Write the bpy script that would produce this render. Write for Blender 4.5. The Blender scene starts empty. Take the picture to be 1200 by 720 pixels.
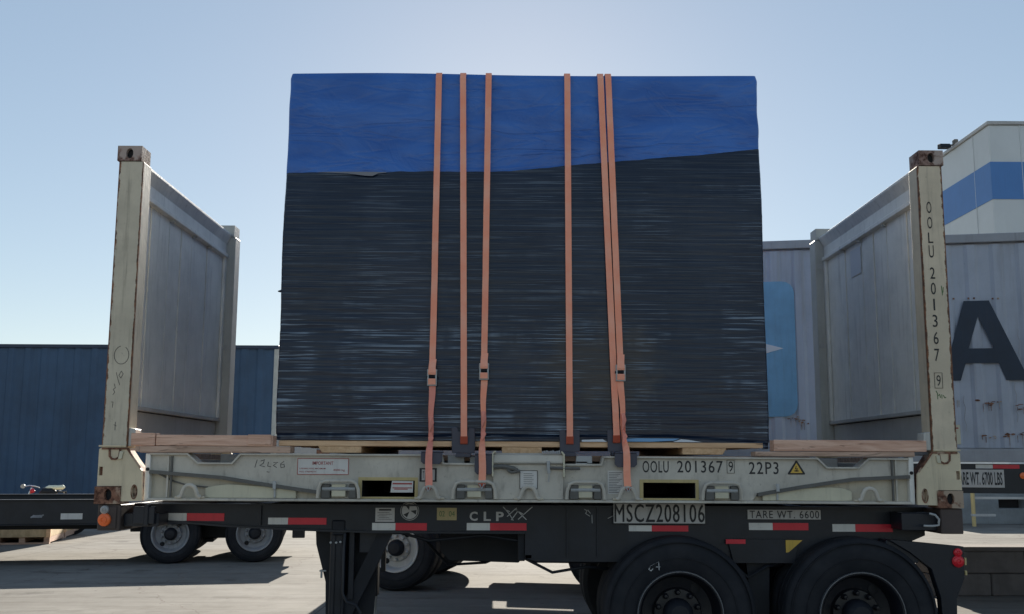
import bpy, bmesh, math, random
from mathutils import Vector, Matrix, noise
from mathutils.geometry import tessellate_polygon
random.seed(4)
S = bpy.context.scene
C = S.collection
R = math.radians

# ------------------------------------------------------------------ camera
cam_d = bpy.data.cameras.new("camera"); cam = bpy.data.objects.new("camera", cam_d); C.objects.link(cam)
pit, yaw, rol = 0.128013611, 0.001987508, 0.005114391
f_ = Vector((math.sin(yaw)*math.cos(pit), math.cos(yaw)*math.cos(pit), math.sin(pit)))
r_ = Vector((math.cos(yaw), -math.sin(yaw), 0)); u_ = r_.cross(f_)
rr = math.cos(rol)*r_ + math.sin(rol)*u_; uu = math.cos(rol)*u_ - math.sin(rol)*r_
cam.matrix_world = Matrix(((rr.x, uu.x, -f_.x, 2.8857), (rr.y, uu.y, -f_.y, -6.4707), (rr.z, uu.z, -f_.z, 1.5912), (0, 0, 0, 1)))
cam_d.sensor_width = 36; cam_d.lens = 32.113; cam_d.shift_y = 0.03674
cam_d.clip_start = 0.1; cam_d.clip_end = 3000
S.camera = cam

# ------------------------------------------------------------------ sky, sun, exposure
SUN_EL, SUN_AZ = 20.5, 0.6          # azimuth measured from +Y towards +X
w = bpy.data.worlds.new("World"); S.world = w; w.use_nodes = True
wn = w.node_tree.nodes; wl = w.node_tree.links
bg = wn['Background']
sky = wn.new('ShaderNodeTexSky'); sky.sky_type = 'NISHITA'; sky.sun_disc = False
sky.sun_elevation = R(SUN_EL); sky.sun_rotation = R(SUN_AZ)
sky.air_density = 1.0; sky.dust_density = 0.11; sky.ozone_density = 1.5; sky.altitude = 0
gm = wn.new('ShaderNodeGamma'); gm.inputs[1].default_value = 0.57      # flatter tone range of the phone picture
hs = wn.new('ShaderNodeHueSaturation'); hs.inputs['Saturation'].default_value = 1.12
wl.new(sky.outputs[0], gm.inputs[0]); wl.new(gm.outputs[0], hs.inputs['Color']); wl.new(hs.outputs[0], bg.inputs[0]); bg.inputs[1].default_value = 0.086
sd = bpy.data.lights.new("sun", 'SUN'); sd.energy = 4.8; sd.angle = R(0.5); sd.color = (1, .93, .82)
sun = bpy.data.objects.new("sun", sd); C.objects.link(sun)
sv = Vector((math.sin(R(SUN_AZ))*math.cos(R(SUN_EL)), math.cos(R(SUN_AZ))*math.cos(R(SUN_EL)), math.sin(R(SUN_EL))))
sun.rotation_euler = sv.to_track_quat('Z', 'Y').to_euler(); sun.location = (2.9, 60, 40)
S.view_settings.view_transform = 'Standard'; S.view_settings.look = 'None'
S.view_settings.exposure = 1.6; S.view_settings.gamma = 1
S.cycles.max_bounces = 6; S.cycles.diffuse_bounces = 3; S.cycles.glossy_bounces = 3

# ------------------------------------------------------------------ materials
class NT:
    def __init__(s, name):
        s.m = bpy.data.materials.new(name); s.m.use_nodes = True
        s.n = s.m.node_tree.nodes; s.l = s.m.node_tree.links; s.b = s.n['Principled BSDF']
        s.tc = s.n.new('ShaderNodeTexCoord').outputs['Object']
    def map(s, sc, loc=(0, 0, 0)):
        q = s.n.new('ShaderNodeMapping'); s.l.new(s.tc, q.inputs[0]); q.inputs['Scale'].default_value = sc; q.inputs['Location'].default_value = loc; return q.outputs[0]
    def noise(s, sc, det=6, rough=.6, vec=None, dist=0):
        q = s.n.new('ShaderNodeTexNoise'); s.l.new(vec or s.tc, q.inputs['Vector'])
        q.inputs['Scale'].default_value = sc; q.inputs['Detail'].default_value = det; q.inputs['Roughness'].default_value = rough; q.inputs['Distortion'].default_value = dist
        return q.outputs['Fac']
    def ramp(s, x, a, b, va=0., vb=1.):
        q = s.n.new('ShaderNodeMapRange'); q.interpolation_type = 'SMOOTHSTEP'
        s.l.new(x, q.inputs[0]); q.inputs[1].default_value = a; q.inputs[2].default_value = b; q.inputs[3].default_value = va; q.inputs[4].default_value = vb
        return q.outputs[0]
    def math(s, op, a, b=None, c=None):
        q = s.n.new('ShaderNodeMath'); q.operation = op
        for i, v in enumerate((a, b, c)):
            if v is None: continue
            if isinstance(v, (int, float)): q.inputs[i].default_value = v
            else: s.l.new(v, q.inputs[i])
        return q.outputs[0]
    def mix(s, fac, a, b):
        q = s.n.new('ShaderNodeMix'); q.data_type = 'RGBA'
        for i, v in ((0, fac), (6, a), (7, b)):
            if isinstance(v, (int, float)): q.inputs[i].default_value = v
            elif isinstance(v, tuple): q.inputs[i].default_value = (*v, 1)
            else: s.l.new(v, q.inputs[i])
        return q.outputs[2]
    def bump(s, h, strength, dist=.01):
        q = s.n.new('ShaderNodeBump'); q.inputs['Strength'].default_value = strength; q.inputs['Distance'].default_value = dist
        s.l.new(h, q.inputs['Height']); s.l.new(q.outputs[0], s.b.inputs['Normal'])
    def xyz(s):
        q = s.n.new('ShaderNodeSeparateXYZ'); s.l.new(s.tc, q.inputs[0]); return q.outputs
    def set(s, col=None, rough=.5, metal=0., spec=.5):
        if isinstance(col, tuple): s.b.inputs['Base Color'].default_value = (*col, 1)
        elif col is not None: s.l.new(col, s.b.inputs['Base Color'])
        if isinstance(rough, (int, float)): s.b.inputs['Roughness'].default_value = rough
        else: s.l.new(rough, s.b.inputs['Roughness'])
        s.b.inputs['Metallic'].default_value = metal; s.b.inputs['Specular IOR Level'].default_value = spec
        return s.m

def sc3(c, k): return tuple(min(1, v*k) for v in c)

def paint(name, base, var=.18, grime=.35, rust=.2, rough=.5, bump=.15, edges=None, gcol=(.07, .055, .04), spec=.4, seed=0., streak=(14, 14, .9), blotch=3.):
    t = NT(name)
    off = t.map((1, 1, 1), (seed*3.1, seed*1.7, seed*2.3))
    n1 = t.noise(blotch, 8, .65, off)
    c = t.mix(t.ramp(n1, .3, .7), sc3(base, 1-var), sc3(base, 1+var*.6))
    st = t.noise(1.6, 6, .7, t.map(streak, (seed, seed, seed)))
    c = t.mix(t.ramp(st, .5, .8, 0, grime), c, gcol)
    n3 = t.noise(38, 4, .7, off)
    c = t.mix(t.ramp(n3, .62, .75, 0, grime*.8), c, gcol)
    n2 = t.noise(7, 10, .72, off)
    rcol = t.mix(t.ramp(t.noise(30, 5, .6, off), .35, .65), (.085, .035, .02), (.24, .10, .045))
    mask = t.ramp(n2, .74-.22*rust, .78-.20*rust, 0, .9) if rust > 0 else None
    if edges:
        x = t.xyz()[0]; em = None
        for e, wd in edges:
            d = t.math('ABSOLUTE', t.math('SUBTRACT', x, e))
            d = t.math('ADD', d, t.math('MULTIPLY', t.math('SUBTRACT', t.noise(11, 6, .7), .5), wd*3.2))
            k = t.ramp(d, wd*.55, wd, 1, 0)
            em = k if em is None else t.math('MAXIMUM', em, k)
        em = t.math('MULTIPLY', em, t.ramp(t.xyz()[1], -1.185, -1.205, 0, 1))
        mask = em if mask is None else t.math('MAXIMUM', mask, em)
    if mask is not None: c = t.mix(mask, c, rcol)
    if bump: t.bump(t.math('ADD', t.math('MULTIPLY', n1, .6), t.math('MULTIPLY', n3, .25)), bump, .012)
    return t.set(c, rough, 0, spec)

BEIGE = (.57, .51, .40)
M = {}
M['beige'] = paint('beige_paint', BEIGE, .14, .38, .12, .55, .12)
M['rail'] = paint('rail_paint', (.55, .51, .44), .16, .5, .16, .5, .12, seed=3, streak=(9, 9, 2.5))
M['pale'] = paint('pale_yellow_paint', (.60, .56, .42), .1, .25, .05, .55, .1, seed=5)
M['post_l'] = paint('post_paint_left', BEIGE, .15, .5, .22, .55, .15, edges=[(-3.017, .016), (-2.838, .008)], seed=1)
M['post_r'] = paint('post_paint_right', (.66, .56, .42), .15, .45, .28, .55, .15, edges=[(3.016, .015), (2.839, .009)], seed=2)
M['gusset'] = paint('gusset_paint', (.68, .58, .41), .12, .38, .35, .6, .2, seed=7)
M['wallgrey'] = paint('end_wall_paint', (.82, .80, .75), .12, .42, .10, .42, .15, seed=9, gcol=(.12, .11, .10))
M['wallgrey2'] = paint('end_wall_sill_paint', (.48, .47, .45), .1, .3, .06, .5, .12, seed=10)
M['farpost'] = paint('far_post_paint', (.52, .51, .47), .1, .3, .08, .5, .12, seed=11)
M['casting'] = paint('rusted_casting', (.36, .23, .17), .35, .6, .8, .75, .5, seed=12)
M['casting_t'] = paint('rusty_pink_casting', (.40, .29, .25), .3, .5, .6, .75, .4, seed=13)
def cast_mat(name, a, b_, seed):
    t = NT(name); n = t.noise(22, 8, .7, t.map((1, 1, 1), (seed, 0, 0))); k = t.noise(7, 5, .6, t.map((1, 1, 1), (0, seed, 0)))
    c = t.mix(t.ramp(n, .38, .60), (.075, .032, .022), a)
    c = t.mix(t.ramp(k, .50, .60, 0, .85), c, b_)
    t.bump(n, .5, .006); return t.set(c, .8, 0, .25)
M['casting'] = cast_mat('rusted_casting', (.26, .13, .085), (.46, .36, .27), 2.)
M['casting_t'] = cast_mat('rusty_pink_casting', (.30, .20, .17), (.46, .38, .34), 5.)
M['darkhole'] = NT('dark_recess').set((.012, .012, .014), .8)
M['slope'] = paint('shade_and_grime', (.13, .125, .115), .2, .5, .3, .6, .2, seed=14)  # dark base stands in for shade on the sloped flange, grime over it
M['yellowed'] = paint('yellowed_primer', (.50, .40, .19), .12, .3, .25, .6, .1, seed=15)
M['galv'] = paint('galvanised_steel', (.42, .43, .43), .15, .3, .1, .4, .15, seed=16)
M['black'] = paint('black_chassis_paint', (.011, .014, .022), .3, .15, .03, .42, .25, seed=17, gcol=(.04, .04, .045), blotch=5)
M['black2'] = paint('dull_black_steel', (.008, .010, .016), .3, .15, .05, .6, .3, seed=18, gcol=(.03, .03, .032))
M['bolster'] = paint('rusty_bolster', (.075, .055, .05), .3, .4, .3, .6, .3, seed=19)
M['decal'] = paint('faded_white_decal', (.62, .60, .57), .08, .3, .0, .5, 0, seed=20)
M['plate'] = paint('plate_grey_white', (.50, .48, .46), .1, .35, .0, .5, 0, seed=21)
M['ink'] = NT('black_lettering').set((.018, .018, .02), .6)
M['redink'] = NT('red_lettering').set((.35, .05, .045), .6)
M['gold'] = paint('gold_sticker', (.42, .33, .16), .15, .3, 0, .5, 0, seed=22)
M['greenink'] = NT('green_lettering').set((.05, .14, .04), .6)
M['yellow'] = paint('yellow_sticker', (.62, .40, .07), .1, .3, 0, .5, 0, seed=23)
M['chalk'] = NT('chalk_scribble').set((.5, .5, .5), .9)
M['pen'] = NT('pen_scribble').set((.10, .095, .09), .9)
M['tape_w'] = paint('white_reflective_tape', (.66, .65, .62), .08, .35, 0, .35, .05, seed=24)
M['tape_r'] = paint('red_reflective_tape', (.62, .025, .045), .12, .2, 0, .35, .05, seed=25, gcol=(.2, .02, .02))
M['protector'] = NT('dark_plastic_protector').set((.058, .058, .082), .5)
M['wood_c'] = None

def wood(name, a, b, sc=(1.2, 14, 14), dark=.5, seed=0):
    t = NT(name)
    g = t.noise(2.2, 8, .65, t.map(sc, (seed, seed*2, seed*.7)), .6)
    c = t.mix(t.ramp(g, .3, .7), a, b)
    k = t.noise(5, 4, .5, t.map((1, 5, 5), (seed*3, 0, seed)), 1.5)
    c = t.mix(t.ramp(k, .62, .7, 0, dark), c, sc3(a, .35))
    t.bump(g, .35, .004)
    return t.set(c, .75, 0, .25)
M['timber'] = wood('pink_brown_timber', (.55, .31, .22), (.80, .53, .40), seed=1)
M['timber2'] = wood('weathered_timber', (.38, .25, .18), (.62, .43, .33), seed=2)
M['pine'] = wood('pale_pine', (.58, .35, .20), (.80, .54, .33), dark=.3, seed=3)
M['pine_y'] = wood('pale_pine_across', (.55, .34, .19), (.74, .50, .30), sc=(14, 1.2, 14), dark=.3, seed=4)
M['ply'] = wood('plywood', (.42, .31, .18), (.58, .44, .27), sc=(5, 5, 2), dark=.2, seed=5)

def film():
    t = NT('black_stretch_film')
    p = t.xyz()
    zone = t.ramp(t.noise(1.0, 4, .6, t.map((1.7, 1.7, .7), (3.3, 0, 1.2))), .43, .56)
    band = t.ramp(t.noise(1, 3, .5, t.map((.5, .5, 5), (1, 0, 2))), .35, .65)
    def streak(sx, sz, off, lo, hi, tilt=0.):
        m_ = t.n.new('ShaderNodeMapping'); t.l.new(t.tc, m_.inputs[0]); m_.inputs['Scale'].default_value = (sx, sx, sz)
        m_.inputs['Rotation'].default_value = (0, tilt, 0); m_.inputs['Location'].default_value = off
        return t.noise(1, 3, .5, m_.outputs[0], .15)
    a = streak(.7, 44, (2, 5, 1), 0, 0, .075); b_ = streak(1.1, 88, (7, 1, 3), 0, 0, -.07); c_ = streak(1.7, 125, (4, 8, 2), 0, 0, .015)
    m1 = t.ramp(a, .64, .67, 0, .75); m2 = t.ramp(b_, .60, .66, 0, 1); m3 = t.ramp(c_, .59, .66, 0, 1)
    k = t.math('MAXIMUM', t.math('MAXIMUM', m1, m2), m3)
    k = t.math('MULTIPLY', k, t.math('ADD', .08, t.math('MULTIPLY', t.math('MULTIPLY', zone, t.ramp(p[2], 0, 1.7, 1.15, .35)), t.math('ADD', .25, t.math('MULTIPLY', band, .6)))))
    h = t.math('ADD', t.math('MULTIPLY', a, .5), t.math('ADD', t.math('MULTIPLY', b_, .35), t.math('MULTIPLY', c_, .2)))
    t.bump(h, .4, .010)
    lay = t.ramp(t.noise(1, 4, .6, t.map((1.6, 1.6, 1.3), (5, 0, 9))), .48, .62, 0, .75)
    c = t.mix(lay, (.005, .013, .034), (.015, .024, .048))
    # cardboard faintly visible through the film low in the middle
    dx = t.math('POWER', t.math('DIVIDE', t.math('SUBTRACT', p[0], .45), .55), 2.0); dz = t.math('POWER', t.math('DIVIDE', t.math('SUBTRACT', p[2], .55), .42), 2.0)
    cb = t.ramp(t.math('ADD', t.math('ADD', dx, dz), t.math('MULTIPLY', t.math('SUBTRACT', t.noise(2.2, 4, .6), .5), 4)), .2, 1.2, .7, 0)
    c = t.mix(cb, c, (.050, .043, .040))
    c = t.mix(k, c, (.26, .34, .44))  # pale streaks paint the wrinkles' reflections into the film colour
    return t.set(c, t.ramp(zone, 0, 1, .12, .20), 0, .34)
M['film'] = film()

def tarp():
    t = NT('blue_plastic_tarp')
    n = t.noise(1.3, 5, .55, t.map((1, 1, 2.2)), .8)
    c = t.mix(t.ramp(n, .3, .7), (.018, .10, .39), (.042, .165, .54))
    cr = t.math('ABSOLUTE', t.math('SUBTRACT', t.noise(1, 3, .5, t.map((1.6, 1.6, 2.4), (3, 1, 0)), 1.6), .5))
    cr2 = t.math('ABSOLUTE', t.math('SUBTRACT', t.noise(1, 2, .5, t.map((.9, .9, 6), (8, 1, 4)), .8), .5))
    hh_ = t.math('ADD', t.math('MULTIPLY', t.ramp(cr, 0, .09), .16), t.math('MULTIPLY', t.ramp(cr2, 0, .07), .2))
    t.bump(t.math('ADD', t.math('ADD', n, hh_), t.math('MULTIPLY', t.noise(1, 4, .5, t.map((3, 3, 14))), .12)), .5, .03)
    return t.set(c, .32, 0, .5)
M['tarp'] = tarp()

def webbing():
    t = NT('orange_webbing')
    wv = t.n.new('ShaderNodeTexWave'); t.l.new(t.map((1, 1, 1)), wv.inputs[0]); wv.bands_direction = 'Z'; wv.inputs['Scale'].default_value = 60
    n = t.noise(4, 5, .6)
    c = t.mix(t.ramp(n, .35, .7), (1.0, .37, .235), (1.0, .47, .33))
    c = t.mix(t.ramp(t.noise(1, 5, .6, t.map((40, 40, 3))), .62, .78, 0, .2), c, (.55, .18, .12))
    p = t.xyz()
    t.bump(wv.outputs['Fac'], .3, .002)
    return t.set(c, .7, 0, .3)
M['web'] = webbing()
M['web_dark'] = NT('worn_red_webbing').set((.42, .075, .035), .8)
M['web_pink'] = paint('faded_pink_webbing', (.90, .33, .25), .15, .3, 0, .75, .1, seed=30, gcol=(.3, .08, .06))

def rubber():
    t = NT('tyre_rubber')
    n = t.noise(6, 5, .6)
    c = t.mix(t.ramp(n, .35, .7), (.009, .011, .016), (.020, .021, .026))
    t.bump(t.noise(60, 3, .6), .2, .004)
    return t.set(c, .75, 0, .35)
M['rubber'] = rubber()
M['rim_black'] = paint('black_rim_paint', (.009, .010, .015), .3, .25, .1, .4, .2, seed=31)
M['rim_edge'] = NT('bare_rim_edge').set((.16, .17, .19), .35, .6)
M['rim_grey'] = paint('grey_rim_paint', (.27, .28, .30), .2, .35, .1, .45, .2, seed=32)
M['rim_white'] = paint('white_rim_paint', (.50, .50, .49), .12, .35, .1, .45, .2, seed=33)
M['amber'] = NT('amber_lens').set((.85, .16, .035), .3)
M['redlens'] = NT('red_lens').set((.70, .02, .035), .3)
M['lens_grey'] = NT('grey_reflector').set((.35, .34, .33), .4)

def ground_mat():
    t = NT('yard_concrete')
    a = t.noise(.35, 8, .65); b = t.noise(3.5, 8, .7)
    c = t.mix(t.ramp(a, .35, .65), (.182, .173, .158), (.242, .232, .213))
    c = t.mix(t.ramp(b, .45, .75, 0, .35), c, (.115, .104, .090))
    sw = t.noise(1, 6, .7, t.map((.35, 5.5, 1)), .5)
    c = t.mix(t.ramp(sw, .45, .72, 0, .42), c, (.112, .101, .087))
    sw2 = t.noise(1, 4, .6, t.map((.9, 19, 1)), .4)
    c = t.mix(t.ramp(sw2, .5, .75, 0, .3), c, (.098, .088, .075))
    sp = t.noise(24, 3, .7); c = t.mix(t.ramp(sp, .68, .76, 0, .5), c, (.09, .08, .07))
    p = t.xyz()
    for ax, per, off in ((0, 6.1, 2.2), (1, 6.1, 1.3)):
        m_ = t.math('ABSOLUTE', t.math('SUBTRACT', t.math('FRACT', t.math('DIVIDE', t.math('ADD', p[ax], off), per)), .5))
        c = t.mix(t.ramp(m_, .0, .0022, .75, 0), c, (.06, .055, .05))
    vo = t.n.new('ShaderNodeTexVoronoi'); vo.feature = 'DISTANCE_TO_EDGE'; vo.inputs['Scale'].default_value = .22
    dn = t.n.new('ShaderNodeVectorMath'); dn.operation = 'ADD'
    nn = t.n.new('ShaderNodeTexNoise'); t.l.new(t.tc, nn.inputs['Vector']); nn.inputs['Scale'].default_value = 1.3; nn.inputs['Detail'].default_value = 6
    t.l.new(t.tc, dn.inputs[0]); t.l.new(nn.outputs['Color'], dn.inputs[1]); t.l.new(dn.outputs[0], vo.inputs['Vector'])
    c = t.mix(t.ramp(vo.outputs['Distance'], .0, .004, .6, 0), c, (.12, .10, .09))
    t.bump(t.math('ADD', t.math('MULTIPLY', b, .5), t.math('MULTIPLY', sw, .6)), .35, .02)
    st = t.noise(.9, 5, .6, t.map((1, 1.4, 1), (11, 4, 0))); c = t.mix(t.ramp(st, .60, .70, 0, .5), c, (.055, .050, .046))
    st2 = t.noise(4.5, 3, .5, t.map((1, 1, 1), (3, 9, 0))); c = t.mix(t.ramp(st2, .70, .74, 0, .6), c, (.05, .045, .04))
    wv = t.n.new('ShaderNodeTexWave'); t.l.new(t.map((.02, .55, 1), (0, .3, 0)), wv.inputs[0]); wv.bands_direction = 'Y'; wv.inputs['Scale'].default_value = .5; wv.inputs['Distortion'].default_value = 3.5; wv.inputs['Detail'].default_value = 3; wv.inputs['Detail Scale'].default_value = .6
    c = t.mix(t.math('MULTIPLY', t.ramp(wv.outputs['Fac'], .88, .99, 0, .3), t.ramp(t.noise(1.5, 5, .7), .42, .6)), c, (.065, .058, .05))
    return t.set(c, .95, 0, .04)
M['ground'] = ground_mat()
M['bluewall'] = paint('blue_corrugated_steel', (.038, .085, .160), .25, .4, .0, .45, .1, seed=40, gcol=(.018, .038, .075), streak=(2.2, 2.2, .12), blotch=.5)
M['bluetrim'] = paint('dark_blue_trim', (.035, .05, .085), .2, .3, .1, .5, .1, seed=41)
M['white_clad'] = paint('off_white_cladding', (.56, .60, .62), .08, .22, 0, .5, .05, seed=42, streak=(1, 1, .1), gcol=(.25, .26, .25), blotch=.4)
M['stripe'] = paint('blue_stripe_paint', (.075, .21, .50), .1, .15, 0, .5, .05, seed=43, blotch=.4)
M['greybox'] = paint('grey_container_paint', (.39, .42, .49), .12, .35, .14, .5, .12, seed=44, gcol=(.14, .12, .11), streak=(5, 5, .35), blotch=1.2)
M['greyrail'] = paint('container_rail_paint', (.32, .33, .36), .12, .35, .22, .5, .12, seed=45)
M['lightblue'] = paint('light_blue_print', (.17, .36, .54), .15, .3, .0, .5, 0, seed=46, blotch=2)
M['navy'] = paint('navy_print', (.012, .026, .052), .2, .2, .0, .5, 0, seed=47)
M['white'] = NT('white_print').set((.62, .64, .68), .5)
M['concrete'] = paint('barrier_concrete', (.115, .10, .095), .25, .4, 0, .85, .5, seed=48)
M['dock'] = paint('grey_dock_wall', (.20, .225, .24), .15, .3, 0, .7, .1, seed=49)
M['seat'] = NT('pale_seat_vinyl').set((.75, .78, .62), .35)
M['chrome'] = NT('bright_metal').set((.6, .6, .6), .2, .9)
M['red'] = NT('red_plastic').set((.55, .03, .06), .35)
M['lightcloth'] = NT('light_blue_plastic_sheet').set((.16, .36, .62), .4)
M['whitecloth'] = NT('white_plastic_sheet').set((.62, .66, .72), .4)
M['silver'] = NT('torn_silver_film').set((.20, .20, .22), .35)

# ------------------------------------------------------------------ mesh helpers
class MB:
    def __init__(s): s.v = []; s.f = []
    def box(s, x0, x1, y0, y1, z0, z1):
        i = len(s.v)
        s.v += [(x0, y0, z0), (x1, y0, z0), (x1, y1, z0), (x0, y1, z0), (x0, y0, z1), (x1, y0, z1), (x1, y1, z1), (x0, y1, z1)]
        s.f += [[i+a for a in q] for q in ((0, 3, 2, 1), (4, 5, 6, 7), (0, 1, 5, 4), (1, 2, 6, 5), (2, 3, 7, 6), (3, 0, 4, 7))]; return s
    def prism(s, poly, y0, y1, holes=()):          # poly in x,z extruded along y
        loops = [list(poly)] + [list(h) for h in holes]
        tri = tessellate_polygon([[Vector((p[0], p[1], 0)) for p in lp] for lp in loops])
        flat = [p for lp in loops for p in lp]; i = len(s.v); n = len(flat)
        s.v += [(p[0], y0, p[1]) for p in flat] + [(p[0], y1, p[1]) for p in flat]
        for t in tri:
            s.f.append([i+a for a in t]); s.f.append([i+n+a for a in reversed(t)])
        k = 0
        for lp in loops:
            m = len(lp)
            for a in range(m):
                b = (a+1) % m; s.f.append([i+k+a, i+k+b, i+n+k+b, i+n+k+a])
            k += m
        return s
    def prismx(s, poly, x0, x1):                   # poly in y,z extruded along x
        i = len(s.v); n = len(poly)
        s.v += [(x0, p[0], p[1]) for p in poly] + [(x1, p[0], p[1]) for p in poly]
        s.f.append([i+a for a in range(n)]); s.f.append([i+n+a for a in reversed(range(n))])
        for a in range(n):
            b = (a+1) % n; s.f.append([i+a, i+n+a, i+n+b, i+b])
        return s
    def tube(s, pts, r, n=8, cap=True):
        pts = [Vector(p) for p in pts]; rings = []
        rs = r if isinstance(r, (list, tuple)) else [r]*len(pts)
        d0 = (pts[1]-pts[0]).normalized()
        a = d0.orthogonal().normalized()
        for k, p in enumerate(pts):
            d = (pts[min(k+1, len(pts)-1)] - pts[max(k-1, 0)]).normalized()
            a = (a - d*a.dot(d)).normalized(); b = d.cross(a)
            i = len(s.v); rings.append(i)
            s.v += [tuple(p + rs[k]*(math.cos(2*math.pi*j/n)*a + math.sin(2*math.pi*j/n)*b)) for j in range(n)]
        for q in range(len(rings)-1):
            for j in range(n):
                k = (j+1) % n; s.f.append([rings[q]+j, rings[q]+k, rings[q+1]+k, rings[q+1]+j])
        if cap: s.f.append([rings[0]+j for j in reversed(range(n))]); s.f.append([rings[-1]+j for j in range(n)])
        return s
    def bar(s, pts, w, t):                          # flat bar along a polyline in xz, from w[0] to w[1] in y, t thick, mitred
        P = [Vector((p[0], 0, p[1])) for p in pts]; n = len(P); base = len(s.v)
        for k in range(n):
            d1 = (P[k]-P[k-1]).normalized() if k else (P[1]-P[0]).normalized()
            d2 = (P[k+1]-P[k]).normalized() if k < n-1 else d1
            d = (d1+d2); d = d.normalized() if d.length > 1e-6 else d1
            nr = Vector((-d.z, 0, d.x)); m_ = t/2/max(.5, d.dot(d1))
            for y, sg in ((w[0], -1), (w[0], 1), (w[1], 1), (w[1], -1)):
                q = P[k]+nr*m_*sg; s.v.append((q.x, y, q.z))
        for k in range(n-1):
            i = base+4*k
            for a in range(4):
                b_ = (a+1) % 4; s.f.append([i+a, i+b_, i+4+b_, i+4+a])
        s.f.append([base+a for a in (3, 2, 1, 0)]); s.f.append([base+4*(n-1)+a for a in range(4)])
        return s
    def lathe(s, prof, c, n=48, d=1):               # prof (r, y) around an axis along y through c=(x,y,z)
        i = len(s.v)
        for r, y in prof:
            s.v += [(c[0]+r*math.cos(2*math.pi*j/n), c[1]+d*y, c[2]+r*math.sin(2*math.pi*j/n)) for j in range(n)]
        for q in range(len(prof)-1):
            for j in range(n):
                k = (j+1) % n; s.f.append([i+q*n+j, i+q*n+k, i+(q+1)*n+k, i+(q+1)*n+j])
        return s
    def ribbon(s, pts, w, y, t=0.0015):             # stroke in xz plane facing -y
        return s.bar(pts, (y, y+t), w)
    def split(s, name, m, parent=None, bevel=0, **k):
        """one object per connected piece"""
        par = list(range(len(s.v)))
        def find(a):
            while par[a] != a: par[a] = par[par[a]]; a = par[a]
            return a
        for f in s.f:
            for a in f[1:]: par[find(a)] = find(f[0])
        g = {}
        for f in s.f: g.setdefault(find(f[0]), []).append(f)
        out = []
        for fs in g.values():
            ids = sorted({a for f in fs for a in f}); mp = {a: i for i, a in enumerate(ids)}
            q = MB(); q.v = [s.v[a] for a in ids]; q.f = [[mp[a] for a in f] for f in fs]
            out.append(q.build(name, m, parent, bevel, **k))
        return out
    def build(s, name, m, parent=None, bevel=0, smooth=False, wld=True, seg=1):
        me = bpy.data.meshes.new(name); vs = s.v
        if parent is not None and wld:
            o = ORG.get(parent.name, Vector((0, 0, 0))); vs = [(a-o.x, b-o.y, c-o.z) for a, b, c in vs]
        me.from_pydata(vs, [], s.f)
        bm = bmesh.new(); bm.from_mesh(me); bmesh.ops.recalc_face_normals(bm, faces=bm.faces[:])
        bm.to_mesh(me); bm.free()
        me.materials.append(M[m] if isinstance(m, str) else m)
        ob = bpy.data.objects.new(name, me); C.objects.link(ob)
        if smooth:
            for p in me.polygons: p.use_smooth = True
            me.set_sharp_from_angle(angle=R(35))
        if parent is not None:
            ob.parent = parent; ORG[ob.name] = ORG.get(parent.name, Vector((0, 0, 0))) if wld else Vector((0, 0, 0))
        if bevel:
            b = ob.modifiers.new('bevel', 'BEVEL'); b.width = bevel; b.segments = seg; b.limit_method = 'ANGLE'; b.angle_limit = R(40)
        return ob
ORG = {}
def tag(o, label=None, cat=None, group=None, kind=None):
    if label: o['label'] = label
    if cat: o['category'] = cat
    if group: o['group'] = group
    if kind: o['kind'] = kind
    return o
def thing(name, label, cat, loc=(0, 0, 0), rz=0, group=None):
    o = bpy.data.objects.new(name, None); C.objects.link(o); o.location = loc; o.rotation_euler = (0, 0, rz); o.empty_display_size = .3
    ORG[o.name] = Vector(loc) if rz == 0 else Vector((0, 0, 0))
    return tag(o, label, cat, group)
def copy_tree(o, parent=None):
    c = o.copy(); C.objects.link(c)
    if parent is not None: c.parent = parent
    for ch in list(o.children): copy_tree(ch, c)
    return c
def text(s, x0, x1, z0, z1, y, m, parent, name='lettering', wld=True, bold=0.0, slant=0., spacing=1.0, rotz=False):
    cu = bpy.data.curves.new('t', 'FONT'); cu.body = s; cu.offset = bold; cu.space_character = spacing; cu.resolution_u = 3
    to = bpy.data.objects.new('t', cu); C.objects.link(to)
    bpy.context.view_layer.update()
    me = bpy.data.meshes.new_from_object(to.evaluated_get(bpy.context.evaluated_depsgraph_get()))
    bpy.data.objects.remove(to); bpy.data.curves.remove(cu)
    xs = [v.co.x for v in me.vertices]; ys = [v.co.y for v in me.vertices]
    ax, bx_, ay, by = min(xs), max(xs), min(ys), max(ys)
    b = MB()
    for v in me.vertices:
        u = (v.co.x-ax)/(bx_-ax); q = (v.co.y-ay)/(by-ay)
        b.v.append((x0+u*(x1-x0)+slant*(q-.5), y, z0+q*(z1-z0)))
    b.f = [list(p.vertices) for p in me.polygons]
    bpy.data.meshes.remove(me)
    ob = b.build(name, m, parent, wld=wld)
    # face the reader (-y)
    if ob.data.polygons and ob.data.polygons[0].normal.y > 0: ob.data.flip_normals()
    return ob
def arc(cx, cz, rx, rz, a0, a1, n=10):
    return [(cx+rx*math.cos(R(a0+(a1-a0)*i/n)), cz+rz*math.sin(R(a0+(a1-a0)*i/n))) for i in range(n+1)]
def ring(cx, cz, r0, r1, n=20):
    return arc(cx, cz, r1, r1, 0, 360-360/n, n-1), arc(cx, cz, r0, r0, 0, 360-360/n, n-1)
def nz(x, y, z): return noise.noise(Vector((x, y, z)))

# ================================================================== SETTING
b = MB(); b.v = [(-700, -300, 0), (700, -300, 0), (700, 1200, 0), (-700, 1200, 0)]; b.f = [[0, 1, 2, 3]]
tag(b.build('ground', 'ground'), kind='structure')

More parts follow.
